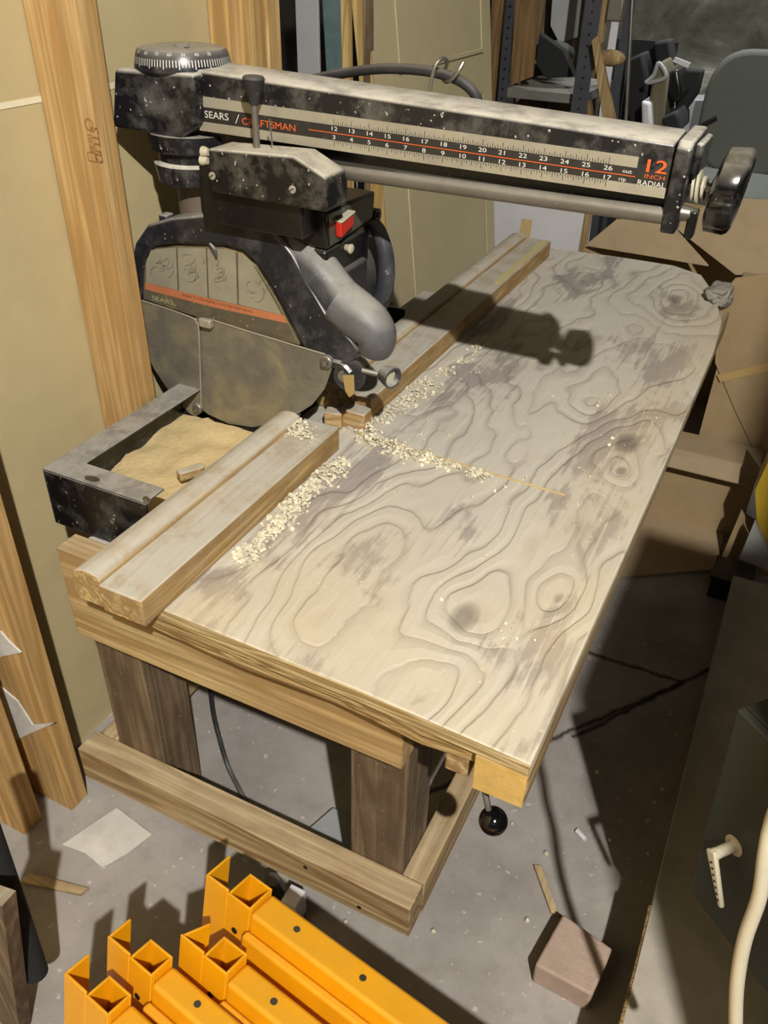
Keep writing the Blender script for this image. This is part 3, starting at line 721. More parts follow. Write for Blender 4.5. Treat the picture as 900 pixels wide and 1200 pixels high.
for k in (0, -1): mb.bm.faces.new((o0[k], i0[k], i1[k], o1[k]))
mb.build('guard_rim', M['guard'], g0, bevel=.005, seg=4)
# label panel
lab = [(168, 350), (168, 325), (171, 304), (181, 292), (205, 289), (240, 290), (262, 291), (282, 297), (299, 312), (313, 334), (327, 358), (340, 384), (350, 404), (270, 384), (190, 358)]
lp = MB().prism([gp(x, y, GY0 + .007) for x, y in lab], (0, .003, 0)).build('warning_label', M['labeldark'], g0, smooth=False)
def lpoly(pts, name, mat, off=.0066, par=lp):
    return MB().prism([gp(x, y, GY0 + off) for x, y in pts], (0, .0003, 0)).build(name, mat, par, smooth=False)
pics = [[(177, 293), (206, 290), (208, 340), (171, 331), (171, 308)], [(208, 290), (241, 291), (243, 349), (210, 341)], [(243, 291), (264, 292), (276, 295), (278, 357), (245, 349)], [(279, 296), (293, 305), (308, 330), (322, 354), (330, 369), (280, 357)]]
for q in pics: lpoly(q, 'picture_panel', M['labelpic'])
lpoly([(170, 331), (250, 351), (333, 370), (337, 379), (250, 360), (170, 339)], 'warning_band', M['labelred'])
rnd = random.Random(3); mb = MB()
for (cx, cy) in ((189, 312), (225, 315), (260, 322), (298, 335)):
    for s__ in range(9):
        a0 = rnd.uniform(0, 6.28); ox, oy = rnd.uniform(-7, 7), rnd.uniform(-12, 10); r_ = rnd.uniform(3, 9); asp = rnd.uniform(.4, 1.4); L = rnd.uniform(1.2, 4)
        prev = None
        for k in range(11):
            a = a0 + L * k / 10; X_ = cx + ox + math.cos(a) * r_; Y_ = cy + oy + math.sin(a) * r_ * asp
            p1 = gp(X_, Y_, GY0 + .0063); p2 = gp(X_ + .5, Y_ + .5, GY0 + .0063)
            if prev: mb.face([prev[0], p1, p2, prev[1]])
            prev = (p1, p2)
mb.build('line_drawing', paint('label_line_ink', (84, 80, 68), .7), lp, smooth=False)
u_ = (gp(333, 374) - gp(180, 337)).normalized(); v_ = Vector((-u_.z, 0, u_.x))
text_mesh([('DANGER: TO AVOID INJURIES, DO NOT FEED FROM THIS END', gp(254, 355.5, GY0 + .0062), .0042, u_, v_, 'CENTER', .80)], 'band_lettering', paint('label_band_ink', (104, 54, 34), .7), lp)
text_mesh([('SEARS', gp(178, 349, GY0 + .0062), .0075, u_, v_, 'LEFT', 1.5)], 'maker_lettering', paint('label_maker_ink', (176, 166, 130), .7), lp)
# steel lower plates
pl_l = [(152, 358), (165, 352), (222, 371), (229, 376), (233, 386), (236, 484), (229, 488), (222, 485), (200, 462), (180, 432), (166, 402), (156, 378)]
pl_r = [(228, 372), (245, 373), (300, 392), (380, 414), (390, 422), (388, 434), (380, 456), (366, 474), (345, 488), (322, 497), (295, 501), (268, 497), (244, 486), (236, 480), (232, 400)]
MB().prism([gp(x, y, GY0 + .001) for x, y in pl_r], (0, .0025, 0)).build('lower_guard_plate', M['steelplate'], g0, bevel=.001)
MB().prism([gp(x, y, GY0 - .0022) for x, y in pl_l], (0, .0025, 0)).build('lower_guard_plate', M['steelplate'], g0, bevel=.001)
# bright rolled edges of the plates
MB().tube([gp(x, y, GY0 - .003) for x, y in ((166, 352), (222, 371), (230, 378), (233, 390), (236, 482))], .0011, seg=6).build('plate_edge', M['silver'], g0)
MB().tube([gp(x, y, GY0 + .0005) for x, y in ((246, 374), (300, 391), (380, 415))], .0011, seg=6).build('plate_edge', M['silver'], g0)
MB().box(gp(233, 383, GY0 - .012), gp(250, 374, GY0 - .002)).build('plate_tab', M['silver'], g0, bevel=.002)
# blade with its bright rim seen below
cb = gp(292, 388, 1.03); MB().lathe(cb + Vector((0, 0, 0)), (0, 1, 0), [(0, 0), (0, .150), (.0025, .150), (.0025, 0)], 80).build('saw_blade', M['steel'], saw)
for q, r_ in (((153, 363), .011), ((383, 424), .010), ((232, 478), .009)):
    c = gp(*q, GY0 - .002); b_ = MB().lathe(c, (0, -1, 0), [(-.01, r_), (.003, r_), (.0045, r_ * .85), (.0045, 0)], 28).build('guard_washer', M['steeldusty'], g0)
    MB().lathe(c + Vector((0, -.0045, 0)), (0, -1, 0), [(0, r_ * .55), (.005, r_ * .5), (.006, r_ * .3), (.006, 0)], 6).build('bolt_head', M['steel'], b_)
MB().tube([gp(246, 286, GY0), gp(251, 292, GY0 - .003), gp(254, 300, GY0 - .003)], [.0022, .003, .0018], seg=10).build('guard_latch', M['grey_plastic'], g0)
MB().box(gp(186, 262, GY0 + .025), gp(204, 249, GY0 + .045)).build('guard_lug', M['guard'], g0, bevel=.003)
# dust chute: body of the tube and its swivelling elbow
ch = MB().tube([gp(300, 268, 1.035), gp(335, 284, 1.035), gp(366, 310, 1.03), gp(392, 340, 1.025), gp(405, 356, 1.02)], [.020, .030, .032, .030, .0295], seg=28).build('dust_chute', M['grey_plastic'], saw)
el = MB().tube([gp(398, 352, 1.02), gp(415, 366, 1.02), gp(432, 380, 1.02), gp(441, 394, 1.02), gp(439, 408, 1.025)], [.0335, .0345, .0335, .030, .026], seg=28).build('chute_elbow', M['elbow'], saw)
c = gp(440, 406, 1.025); dv = (gp(438, 412, 1.03) - gp(441, 396, 1.02)).normalized()
MB().lathe(c, dv + Vector((.5, -.1, 0)), [(-.004, .025), (.003, .026), (.003, .021), (-.002, .019), (-.002, 0)], 28).build('elbow_mouth', M['cream'], el)
# anti kickback assembly
c = gp(410, 440, 1.0)
kb = MB().lathe(c, (.25, -1, .05), [(-.012, .022), (0, .0245), (.003, .0245), (.004, .020), (.003, .017), (.003, 0)], 36).build('kickback_disc', M['rubber'], saw)
cf = c + Vector((-.006, -.005, 0))
MB().lathe(cf, (.25, -1, .05), [(-.004, .010), (.003, .010), (.003, .006), (.007, .006), (.007, 0)], 18).build('disc_bolt', M['steel'], kb)
pw = [(401, 440), (414, 440), (415, 462), (409, 466), (404, 458)]
MB().prism([at(x, y, 'y', .988) for x, y in pw], (0, .003, 0)).build('brass_pawl', flat('tarnished_brass', (176, 150, 96), .5, .3), kb, bevel=.0008)
rd0 = at(424, 434, 'y', 1.0); rd1 = at(450, 440, 'y', 1.01)
MB().cyl(rd0, rd1, .004).build('kickback_rod', M['steeldusty'], saw)
c = at(456, 440, 'y', 1.01)
cu = MB().lathe(c + Vector((-.012, .004, 0)), (.9, -.35, -.05), [(0, .008), (.001, .012), (.016, .016), (.022, .0165), (.022, .0135), (.012, .012), (.012, 0)], 30).build('roller_cup', M['grey_plastic'], saw)
MB().lathe(c + Vector((-.012, .004, 0)) + Vector((.9, -.35, -.05)).normalized() * .0122, (.9, -.35, -.05), [(0, .0118), (.001, .0118), (.001, 0)], 24).build('cup_liner', M['cream'], cu)
MB().tube([gp(392, 425, 1.0), gp(402, 428, 1.0), gp(410, 437, 1.0)], .008, seg=10).build('kickback_bracket', M['guard'], saw)
# cable and its wire hook on the arm
cord = MB().tube([at(352, 96, 'y', 1.13), at(385, 89, 'y', 1.125), at(440, 81, 'y', 1.12), at(490, 82, 'y', 1.115), at(525, 89, 'y', 1.11), at(548, 101, 'y', 1.11), at(561, 120, 'y', 1.115), at(566, 150, 'y', 1.13), at(560, 200, 'y', 1.14)], .0065, seg=12)
cord.build('power_cable', M['rubber'], saw)
hk = MB().tube([at(504, 114, 'y', 1.09), at(505, 98, 'y', 1.09), at(510, 78, 'y', 1.092), at(518, 69, 'y', 1.10), at(524, 73, 'y', 1.11), at(519, 90, 'y', 1.12), at(524, 96, 'y', 1.105), at(534, 88, 'y', 1.095), at(543, 73, 'y', 1.10)], .0025, seg=10)
hk.build('cable_hook', M['steel'], saw)
# elevating crank ball below the bench front
bc = at(578, 962, 'y', .600)
ck = MB().tube([(-.175, .66, .500), (-.168, .63, .482), bc + Vector((-.012, .005, .022)), bc], [.005, .005, .004, .004], seg=10).build('elevating_crank', M['steel'], saw)
MB().ball(bc, .0172, 28).build('crank_ball', paint('black_ball', (12, 12, 13), .12, 0), ck)

# sawdust bed and loose block inside the frame
mb = MB(); nx, ny = 14, 26; g = {}
for i in range(nx + 1):
    for j in range(ny + 1):
        x = FX + .0045 + .179 * i / nx; y = FY + .0045 + .30 * j / ny
        z = .575 + .022 * (j / ny) + .008 * noise.noise(Vector((x * 22, y * 22, 0))) + .004 * noise.noise(Vector((x * 70, y * 70, 3)))
        z = max(z, .558)
        g[i, j] = mb.bm.verts.new((x, y, z))
for i in range(nx):
    for j in range(ny): mb.bm.faces.new((g[i, j], g[i + 1, j], g[i + 1, j + 1], g[i, j + 1]))
tag(mb.build('sawdust', M['sawdust']), 'bed of yellow sawdust lying inside the black steel saw frame', 'sawdust', kind='stuff')
c = at(212, 565, 'z', .600)
MB_ = MB().obox(c, (.02, .035, 0), (-.014, .008, 0), (0, 0, .014)).build('wood_offcut', M['fencewood'], bevel=.002)
tag(MB_, 'small dusty wood offcut half buried in the sawdust inside the saw frame', 'wood offcut')

# grey torn lump at the far right corner
c = at(845, 345, 'z', .605)
mb = MB(); gs = bmesh.ops.create_icosphere(mb.bm, subdivisions=4, radius=.045)
for v in gs['verts']:
    n_ = noise.noise(v.co * 30) * .016 + noise.noise(v.co * 75) * .007
    v.co = v.co.normalized() * (.036 + n_); v.co = Vector((v.co.x * .85, v.co.y * 1.7, v.co.z * .55)) + c
tag(mb.build('crumpled_rag', paint('grey_dusty_cloth', (118, 112, 102), .95, .5, var=.6, bump=.6)), 'crumpled grey dusty rag at the far right corner of the bench top', 'rag')

# ================================================================== YELLOW RACK BEAMS
av = Vector((.989, -.145, 0)).normalized(); dv = Vector((-.033, -.224, -.974)).normalized(); ev = av.cross(dv).normalized()
dv = ev.cross(av) if ev.cross(av).dot(dv) > 0 else -ev.cross(av)
def rack_beam(wpx, w, label, z=.335, brk=.30, tube_a=.036, drop=.012, flange=.036, depth=.11, dented=False):
    Wp = at(*wpx, 'z', z)
    o = thing('rack_beam', Vector((Wp.x, Wp.y, 0)), label, 'rack beam', 'yellow steel rack beams')
    th = .003
    mb = MB()
    a, e, d = av, ev, dv
    # hollow square post of the end bracket
    mb.obox(Wp, a * tube_a, e * th, d * brk); mb.obox(Wp + e * (w - th), a * tube_a, e * th, d * brk)
    mb.obox(Wp + e * th, a * th, e * (w - 2 * th), d * brk); mb.obox(Wp + e * th + a * (tube_a - th), a * th, e * (w - 2 * th), d * brk)
    mb.build('bracket_tube', M['yellow'], o, bevel=.0008)
    # flange: goes back along -a then folds along e
    mb = MB()
    mb.obox(Wp - a * flange - d * .004, a * flange, e * th, d * (brk - .01))
    if dented: mb.obox(Wp - a * flange - d * .002 + e * th, a * th + e * .0, e * (w * .9) + a * .012, d * (brk - .05))
    else: mb.prism([Wp - a * flange - d * .004 + e * th, Wp - a * flange + e * (w * 1.0) - d * .004, Wp - a * flange + e * (w * 1.0) + d * (brk - .02), Wp - a * flange + e * th + d * (brk - .02)], a * th)
    mb.build('bracket_flange', M['yellow'], o, bevel=.0008)
    # box beam with a step along its upper inner edge
    mb = MB()
    B0 = Wp + a * (tube_a + .0002) + d * drop
    L = .62
    mb.obox(B0, a * L, e * w, d * depth)
    mb.build('box_beam', M['yellow'], o, bevel=.005, seg=3)
    mb = MB()
    mb.obox(B0 - e * .0125 + d * .024, a * L, e * .012, d * (depth - .024)); mb.build('step_lip', M['yellow'], o, bevel=.004)
    for k, (u, v) in enumerate(((.055, .5), (.15, .5))):
        p_ = B0 + a * u + e * w * v
        MB().lathe(p_ + d * .001, -d, [(0, .0042), (.0016, .0042), (.0016, 0)], 14).build('bolt_hole', M['blackclean'], o)
    p_ = Wp + a * tube_a * .45 + d * .05
    MB().lathe(p_ + e * .001, -e, [(0, .0045), (.0016, .0045), (.0016, 0)], 14).build('bolt_hole', M['blackclean'], o)
rack_beam((266.7, 1046.7), .040, 'brightest wide yellow rack beam, topmost one running beside the bench stretcher', drop=.006, depth=.13)
rack_beam((237.8, 1120), .034, 'second yellow rack beam, its end bracket dented and scuffed grey', dented=True)
rack_beam((151, 1122), .032, 'third yellow rack beam with a clean open square end, between the dented one and the leftmost')
rack_beam((100, 1166.7), .032, 'leftmost yellow rack beam, lowest in the picture, with open square end')

# ================================================================== FLOOR THINGS
# brick
bp = [at(x, y, 'z', .05) for x, y in ((660, 1070), (719, 1112), (694, 1166), (627, 1130))]
tag(MB().prism([Vector((p.x, p.y, 0)) for p in bp], (0, 0, .05)).build('brick', M['brick'], bevel=.004), 'pinkish paving brick lying on the floor right of the bench', 'brick')
# paper
pp = [at(x, y, 'z', .004) for x, y in ((73, 990), (100, 972), (137, 947), (178, 978), (150, 1000), (120, 1017), (100, 1000))]
tag(MB().prism(pp, (0, 0, .0012)).build('floor_paper', M['paper']), 'dirty sheet of paper lying on the floor left of the bench', 'paper')
# sliver of wood, strip at left
A_ = at(625, 1015, 'z', .002); B_ = at(648, 1072, 'z', .002)
tag(MB().prism([A_, A_ + Vector((.012, .004, 0)), B_ + Vector((.010, 0, 0)), B_ - Vector((.004, 0, 0))], (0, 0, .006)).build('wood_sliver', M['stretchwood_y'], bevel=.001), 'split sliver of wood on the floor touching the brick', 'wood scrap')
A_ = at(25, 1035, 'z', .002); B_ = at(95, 1050, 'z', .002)
tag(MB().prism([A_, B_, B_ + Vector((.004, .014, 0)), A_ + Vector((.0, .018, 0))], (0, 0, .005)).build('wood_sliver', M['stretchwood']), 'thin wood strip on the dark floor at far left', 'wood scrap')
# white pebbles
pebs = [(600, 965), (681, 979), (640, 1000), (767, 940), (760, 960), (715, 984), (793, 862), (786, 838), (735, 690), (618, 1078), (352, 1077), (508, 1091), (405, 1080), (760, 1000), (776, 925), (700, 905)]
PL = ['tiny white crumb just right of the crank ball', 'tiny white crumb beside the white wall anchor', 'tiny white crumb between crank ball and brick', 'tiny white crumb in shadow, lower of the pair near the crack', 'tiny white crumb in shadow, just below its close twin', 'tiny white crumb at the shadow edge right of the wall anchor',
 'tiny white crumb lying near the far end of the floor crack', 'tiny white crumb in shadow between the crack and the crate', 'tiny white crumb farthest back under the bench edge', 'tiny white crumb left of the brick', 'tiny white crumb between rack beam and stretcher', 'tiny white crumb just right of the stretcher corner', 'tiny white crumb beside the front leg foot',
 'tiny white crumb nearest the crate side in shadow', 'tiny white crumb highest of the shadowed trio by the crate', 'tiny white crumb in shadow just right of the bench corner']
for i, q in enumerate(pebs):
    c = at(*q, 'z', .003); mb = MB(); gs = bmesh.ops.create_icosphere(mb.bm, subdivisions=2, radius=.0035 * random.uniform(.7, 1.3))
    for v in gs['verts']: v.co = v.co * (1 + .25 * noise.noise(v.co * 300 + Vector((i, 0, 0)))) + c
    tag(mb.build('pebble', M['cream']), PL[i], 'crumb', 'white crumbs strewn over the floor')
tag(MB().tube([at(676, 973, 'z', .006), at(686, 984, 'z', .006)], .0045, seg=10).build('screw_anchor', M['whiteboard']), 'white plastic wall anchor lying on the floor below the crank ball', 'wall plug')
# hanging cord behind the bench legs
tag(MB().tube([at(246, 800, 'y', .80), at(250, 835, 'y', .80), at(258, 868, 'y', .79), at(268, 900, 'z', .006), at(283, 930, 'z', .006), at(296, 956, 'z', .006), at(303, 980, 'z', .006)], .0045, seg=10).build('dangling_cord', M['rubber']), 'black cord dangling under the bench between its near legs', 'cord')
# things seen behind the beams, under the bench
c = at(388, 990, 'z', .004)
tag(MB().obox(c + Vector((-.05, -.01, 0)), (.085, .0, .0), (0.02, .07, 0), (0, 0, .012)).build('plastic_tray', paint('clear_grey_plastic', (150, 154, 152), .15, 0, var=.2), bevel=.003), 'small flat grey plastic tray on the floor behind the front leg', 'tray')
c = at(322, 1062, 'z', .0)
tag(MB().lathe(Vector((c.x, c.y, 0)), (0, 0, 1), [(0, .018), (.05, .018), (.065, .012), (.075, .012), (.075, 0)], 24).build('black_bottle', M['blackclean']), 'small black bottle standing between the beams and the stretcher', 'bottle')
c = at(343, 1075, 'z', 0)
tag(MB().box((c.x - .012, c.y - .01, 0), (c.x + .014, c.y + .02, .055)).build('white_carton', M['whiteboard'], bevel=.001), 'small white carton beside the black bottle', 'carton')
# dark pole lower left
tag(MB().tube([at(-30, 930, 'y', .34), at(8, 1040, 'y', .325), at(42, 1140, 'y', .31)], [.015, .016, .016], seg=18).build('dark_pole', M['darkstuff']), 'dark rounded pole leaning at the lower left edge', 'pole')
p0 = at(0, 1060, 'y', .25); tag(MB().prism([at(-30, 1050, 'y', .27), at(2, 1062, 'y', .27), at(24, 1215, 'y', .27), at(-30, 1215, 'y', .27)], (0, .02, 0)).build('dark_board', M['legwood']), 'dark brown board end in the bottom left corner', 'board')

# low box on the right
lb = thing('low_crate', (.4, 1.1, 0), 'long low box with a grimy board lid along the right side of the floor', 'crate')
box((.074, .50, 0), (.75, 1.60, .138)).build('crate_side', M['grimy'], lb)
box((.067, .49, .138), (.76, 1.61, .150)).build('board_lid', M['grimy'], lb, bevel=.001)
MB().tube([(.0665, .50, .1445), (.066, .60, .146), (.0675, .70, .143), (.066, .77, .145)], .0035, seg=8).build('torn_edge', M['osb'], lb)
# cabinet with handle
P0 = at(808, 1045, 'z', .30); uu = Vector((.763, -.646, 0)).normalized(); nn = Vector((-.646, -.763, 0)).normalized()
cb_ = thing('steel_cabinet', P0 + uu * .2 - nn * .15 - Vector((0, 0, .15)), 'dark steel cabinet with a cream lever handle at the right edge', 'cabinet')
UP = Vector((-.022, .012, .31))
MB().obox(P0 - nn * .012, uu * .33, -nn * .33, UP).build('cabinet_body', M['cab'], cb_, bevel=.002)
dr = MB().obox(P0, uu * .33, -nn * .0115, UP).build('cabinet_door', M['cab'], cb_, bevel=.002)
for a_, b_ in ((.10, .20), (.30, .05), (.05, .30), (.30, .28)):
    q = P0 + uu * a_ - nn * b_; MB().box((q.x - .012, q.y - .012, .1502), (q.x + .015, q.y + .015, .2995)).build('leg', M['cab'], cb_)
hc = CAM + ray(862, 990) * ((P0 - CAM).dot(nn) / ray(862, 990).dot(nn))
h_ = MB().lathe(hc, nn, [(0, .0125), (.003, .0125), (.004, .008), (.006, .0065), (.026, .0065), (.028, .007), (.034, .007), (.034, 0)], 28).build('door_handle', M['cream'], dr)
e0 = hc + nn * .030; e1 = CAM + ray(848, 1062) * ((P0 + nn * .030 - CAM).dot(nn) / ray(848, 1062).dot(nn))
q = (e1 - e0).normalized(); sd = q.cross(nn)
MB().prism([e0 - sd * .007 - q * .006, e0 + sd * .007 - q * .006, e1 + sd * .003, e1 - sd * .003], nn * .006).build('lever', M['cream'], h_, bevel=.002)
mb = MB()
for k in range(7):
    c = e0.lerp(e1, .12 + k * .12) + nn * .0062; mb.ball(c, .0016, 8)
mb.build('lever_rivets', M['blackclean'], h_)
# white cable at the right edge
tag(MB().tube([at(930, 900, 'y', .52), at(906, 960, 'y', .52), at(897, 1000, 'y', .51), at(890, 1050, 'y', .50), at(873, 1100, 'y', .49), at(864, 1150, 'y', .48), at(862, 1200, 'y', .47), at(862, 1260, 'y', .46)], .0062, seg=14).build('white_cable', M['cream']), 'thick white cable hanging in front of the dark cabinet', 'cable')

# two unseen blocks added beyond the right edge to shade floor and boxes
tl = thing('tall_shade_blocker', (.70, .30, 0), 'tall grey steel locker standing beyond the right edge', 'locker')
box((.575, .12, 0.02), (.93, .44, 2.0)).build('blocker_body', M['cab'], tl, bevel=.003)
box((.585, .115, .05), (.92, .1195, 1.98)).build('blocker_front', M['cab'], tl, bevel=.001)
box((.575, .12, 0), (.93, .44, .0195)).build('plinth', M['blackclean'], tl)
sl_ = thing('short_shade_blocker', (.43, .30, 0), 'shorter steel locker beside the tall one, beyond the right edge', 'locker')  # shorter block, likewise added for its shadow
box((.37, .12, 0.02), (.573, .44, 1.40)).build('blocker_body', M['cab'], sl_, bevel=.003)
box((.38, .115, .05), (.565, .1195, 1.38)).build('blocker_front', M['cab'], sl_, bevel=.001)

# ================================================================== CARDBOARD AND FAR RIGHT
def slab(pts, vec): return MB().prism(pts, vec)
bx = thing('cardboard_box', (-.2, 2.5, 0), 'big open cardboard box with spread flaps behind the far right bench corner', 'cardboard box')
slab([at(x, y, 'y', 2.36) for x, y in ((684, 292), (722, 262), (842, 262), (905, 300), (905, 420), (700, 420))], (0, .004, 0)).build('front_panel', M['cardboard'], bx)
A_ = at(722, 262, 'y', 2.36); B_ = at(842, 262, 'y', 2.36)
MB().obox((A_.x, 2.365, .0), (.0, .40, 0), (.004, 0, 0), (0, 0, A_.z)).build('side_panel', M['cardboard'], bx)
MB().obox((.10, 2.365, .0), (.0, .40, 0), (.004, 0, 0), (0, 0, B_.z)).build('side_panel', M['cardboard'], bx)
MB().obox((A_.x, 2.765, .0), (.10 - A_.x, 0, 0), (0, .004, 0), (0, 0, .62)).build('rear_panel', M['cardboard'], bx)
f_ = [at(700, 262, 'y', 2.37), at(790, 246, 'y', 2.45), at(846, 262, 'y', 2.37), at(800, 300, 'y', 2.22), at(742, 292, 'y', 2.22)]
slab([at(785, 262, 'y', 2.35), at(850, 232, 'y', 2.40), at(905, 236, 'y', 2.40), at(905, 322, 'y', 2.20), at(862, 322, 'y', 2.18)], (0, .004, .002)).build('top_flap', M['cardboard'], bx)
slab([at(686, 288, 'y', 2.345), at(722, 258, 'y', 2.35), at(785, 262, 'y', 2.345), at(830, 312, 'y', 2.25), at(760, 300, 'y', 2.25)], (0, .004, .002)).build('top_flap', M['cardboard'], bx)
bx2 = thing('cardboard_box', (0, 2.1, 0), 'tall cardboard box standing on end right of the bench, tape across its middle', 'cardboard box')
pf = [(905, 320), (862, 326), (845, 345), (842, 372), (838, 425), (862, 482), (890, 540), (905, 538)]
slab([at(x, y, 'y', 2.10) for x, y in pf], (0, .004, 0)).build('front_panel', M['cardboard'], bx2)
q0 = at(846, 350, 'y', 2.104); q1 = at(890, 540, 'y', 2.104)
MB().obox((q0.x + .03, 2.1045, .12), (.3, 0, 0), (0, .08, 0), (0, 0, .50)).build('box_body', M['cardboard'], bx2)
slab([at(x, y, 'y', 2.097) for x, y in ((840, 440), (905, 424), (905, 434), (844, 448))], (0, .002, 0)).build('tape_strip', M['tape'], bx2)
bx3 = thing('cardboard_box', (-.1, 2.1, 0), 'low cardboard box lying on the floor beneath the tall one', 'cardboard box')
box((-.50, 1.985, 0), (.064, 2.09, .215)).build('box_body', M['cardboard'], bx3, bevel=.002)
slab([(.064, 1.985, .214), (-.50, 1.985, .214), (-.50, 1.93, .19), (.05, 1.94, .185)], (0, 0, .003)).build('flap', M['cardboard'], bx3)
tag(slab([at(x, y, 'z', .004) for x, y in ((700, 600), (765, 590), (850, 622), (838, 668), (690, 680), (640, 640))], (0, 0, .004)).build('cardboard_sheet', M['cardboard']), 'flattened cardboard sheet on the floor in front of the low box', 'cardboard sheet')
bn = thing('storage_bin', (.085, 1.76, 0), 'small black plastic bin on the floor at the end of the low box', 'bin')
c = at(858, 672, 'z', .06)
box((c.x - .04, c.y - .035, 0), (c.x + .045, c.y + .045, .055)).build('bin_body', M['blackclean'], bn, bevel=.003)
box((c.x - .045, c.y - .04, .0552), (c.x + .05, c.y + .05, .066)).build('bin_rim', M['blackclean'], bn, bevel=.002)
tag(MB().prism([at(x, y, 'y', 1.80) for x, y in ((884, 575), (905, 530), (905, 650), (898, 640), (886, 610))], (.0, .10, 0)).build('yellow_case', paint('mustard_plastic', (190, 158, 44), .5, .1), bevel=.002), 'mustard yellow case edge behind the dark crate at the right border', 'case')
tag(MB().prism([at(x, y, 'y', 1.78) for x, y in ((884, 612), (905, 655), (905, 668), (866, 655))], (0, .015, 0)).build('white_panel_offcut', M['greyboard']), 'pale grey panel corner below the mustard case', 'panel')
tag(MB().prism([at(x, y, 'y', 1.86) for x, y in ((868, 600), (884, 612), (868, 655), (905, 672), (905, 690), (845, 668), (846, 652))], (0, .012, 0)).build('cardboard_offcut', M['cardboard']), 'bent strip of cardboard propped beside the black bin', 'cardboard scrap')

# ================================================================== LEFT BACKGROUND
def lean(name, pts, y, th, mat, label, cat, ground=False):
    P = []
    for px, py in pts:
        if py == -20: px, py = px + (px - 415) * .098, -220      # carry the board on up beyond the frame
        q = at(px, py, 'y', y)
        if ground and py >= 80: q.z = 0.0
        P.append(q)
    return tag(MB().prism(P, (0, th, 0)).build(name, mat, bevel=.001), label, cat)
# tan panelled door leaning on the wall line
dr = thing('panel_door', (-.85, 2.2, 0), 'tan moulded panel door leaning upright beyond the bench', 'door')
yL, yR = 1.86, 2.60
def dx(z): return -.823 - .124 * z
def dpt(y, z, off=0): return Vector((dx(z) + off, y, z))
MB().prism([dpt(yL, 0), dpt(yR, 0), dpt(yR, 1.7), dpt(yL, 1.7)], (-.035, 0, 0)).build('door_leaf', M['door'], dr)
MB().prism([dpt(yL - .0005, 0), dpt(yL - .0005, 1.7), dpt(yL - .0005, 1.7, -.035), dpt(yL - .0005, 0, -.035)], (0, -.006, 0)).build('door_edge', M['dooredge'], dr)
def mould(y0, y1, z0, z1):
    ou = [dpt(y0, z0, .0002), dpt(y1, z0, .0002), dpt(y1, z1, .0002), dpt(y0, z1, .0002)]
    i_ = [dpt(y0 + .012, z0 + .012, .0002), dpt(y1 - .012, z0 + .012, .0002), dpt(y1 - .012, z1 - .012, .0002), dpt(y0 + .012, z1 - .012, .0002)]
    MB().ringprism(ou, i_, (.005, 0, 0)).build('panel_moulding', M['door'], dr, bevel=.002)
zA = .985; mould(1.985, 2.53, 1.005, 1.60); mould(1.985, 2.53, .43, .915)
# stack behind it
lean('white_sheet', [(425, -20), (402, -20), (412, 120), (425, 345), (448, 345), (440, 200)], 2.00, .006, M['whiteboard'], 'white sheet standing in the gap behind the tan door', 'sheet')
lean('plaster_offcut', [(345, -20), (371, -20), (376, 110), (350, 110)], 1.75, .008, M['greyboard'], 'narrow pale grey panel right of the wall studs', 'panel', ground=True)
ml = thing('mirror', (-1.2, 1.8, .6), 'dim greenish mirror standing between the grey panel and the white sheet', 'mirror')
MB().prism([at(x, y, 'y', 1.80) for x, y in ((365, -220), (395, -220), (407, 330), (397, 330))], (0, .006, 0)).build('glass', M['glass'], ml)
MB().prism([at(x, y, 'y', 1.795) for x, y in ((394, -220), (404, -220), (412, 340), (407, 340))], (0, .02, 0)).build('wooden_frame', M['dooredge'], ml)
lean('dark_batten', [(423, -20), (431, -20), (440, 100), (433, 100)], 1.85, .02, M['legwood'], 'dark batten pressed against the edge of the tan door', 'batten', ground=True)
lean('grey_backing_board', [(340, 60), (440, 60), (470, 400), (345, 400)], 2.25, .01, M['whiteboard'], 'large white board standing far behind the saw handle', 'board', ground=True)

# white panel right of the door
wp = lean('foam_board', [(560, 205), (690, 225), (672, 330), (655, 445), (560, 445)], 2.75, .012, M['whiteboard'], 'white panel with a yellowed tape patch leaning below the saw arm', 'panel')
MB().prism([at(x, y, 'y', 2.748) for x, y in ((612, 256), (624, 258), (620, 284), (607, 282))], (0, -.001, 0)).build('tape_patch', flat('old_tape', (196, 172, 118), .6), wp)
lean('thin_batten', [(690, 225), (697, 226), (680, 330), (672, 330)], 2.74, .012, M['lightwood'], 'thin wooden batten on the right edge of the white panel', 'batten')

# shelf unit
sh = thing('steel_shelf_unit', (-.9, 3.1, 0), 'dark perforated steel shelf unit behind the saw arm', 'shelf unit')
def vpost(pxs, y, name='post'):
    (xa, ya), (xb, yb) = pxs; a = at(xa, ya, 'y', y); b = at(xb, yb, 'y', y)
    w_ = abs(b.x - a.x)
    MB().box((a.x, y, 0), (b.x, y + .003, 1.9)).box((a.x, y + .0031, 0), (a.x + .003, y + .035, 1.9)).build(name, M['darksteel'], sh)
    mb = MB()
    for k in range(26):
        z = .55 + k * .03; mb.cyl((a.x + w_ / 2, y - .0006, z), (a.x + w_ / 2, y + .0005, z), .004, seg=8)
    mb.build('post_holes', M['blackclean'], sh, smooth=False)
vpost(((588, 60), (598, 60)), 3.0)
vpost(((678, 60), (697, 60)), 2.95)
zs = .875
a = at(594, 103, 'y', 3.0); b = at(684, 108, 'y', 3.0)
MB().box((a.x, 3.004, a.z - .03), (b.x, 3.40, a.z)).build('shelf', M['shelfgrey'], sh, bevel=.002)
MB().box((a.x, 3.4, 0), (a.x + .03, 3.404, 1.9)).build('post', M['darksteel'], sh); MB().box((b.x, 3.4, 0), (b.x + .03, 3.404, 1.9)).build('post', M['darksteel'], sh)
MB().box((a.x, 3.004, .30), (b.x, 3.40, .32)).build('shelf', M['shelfgrey'], sh)
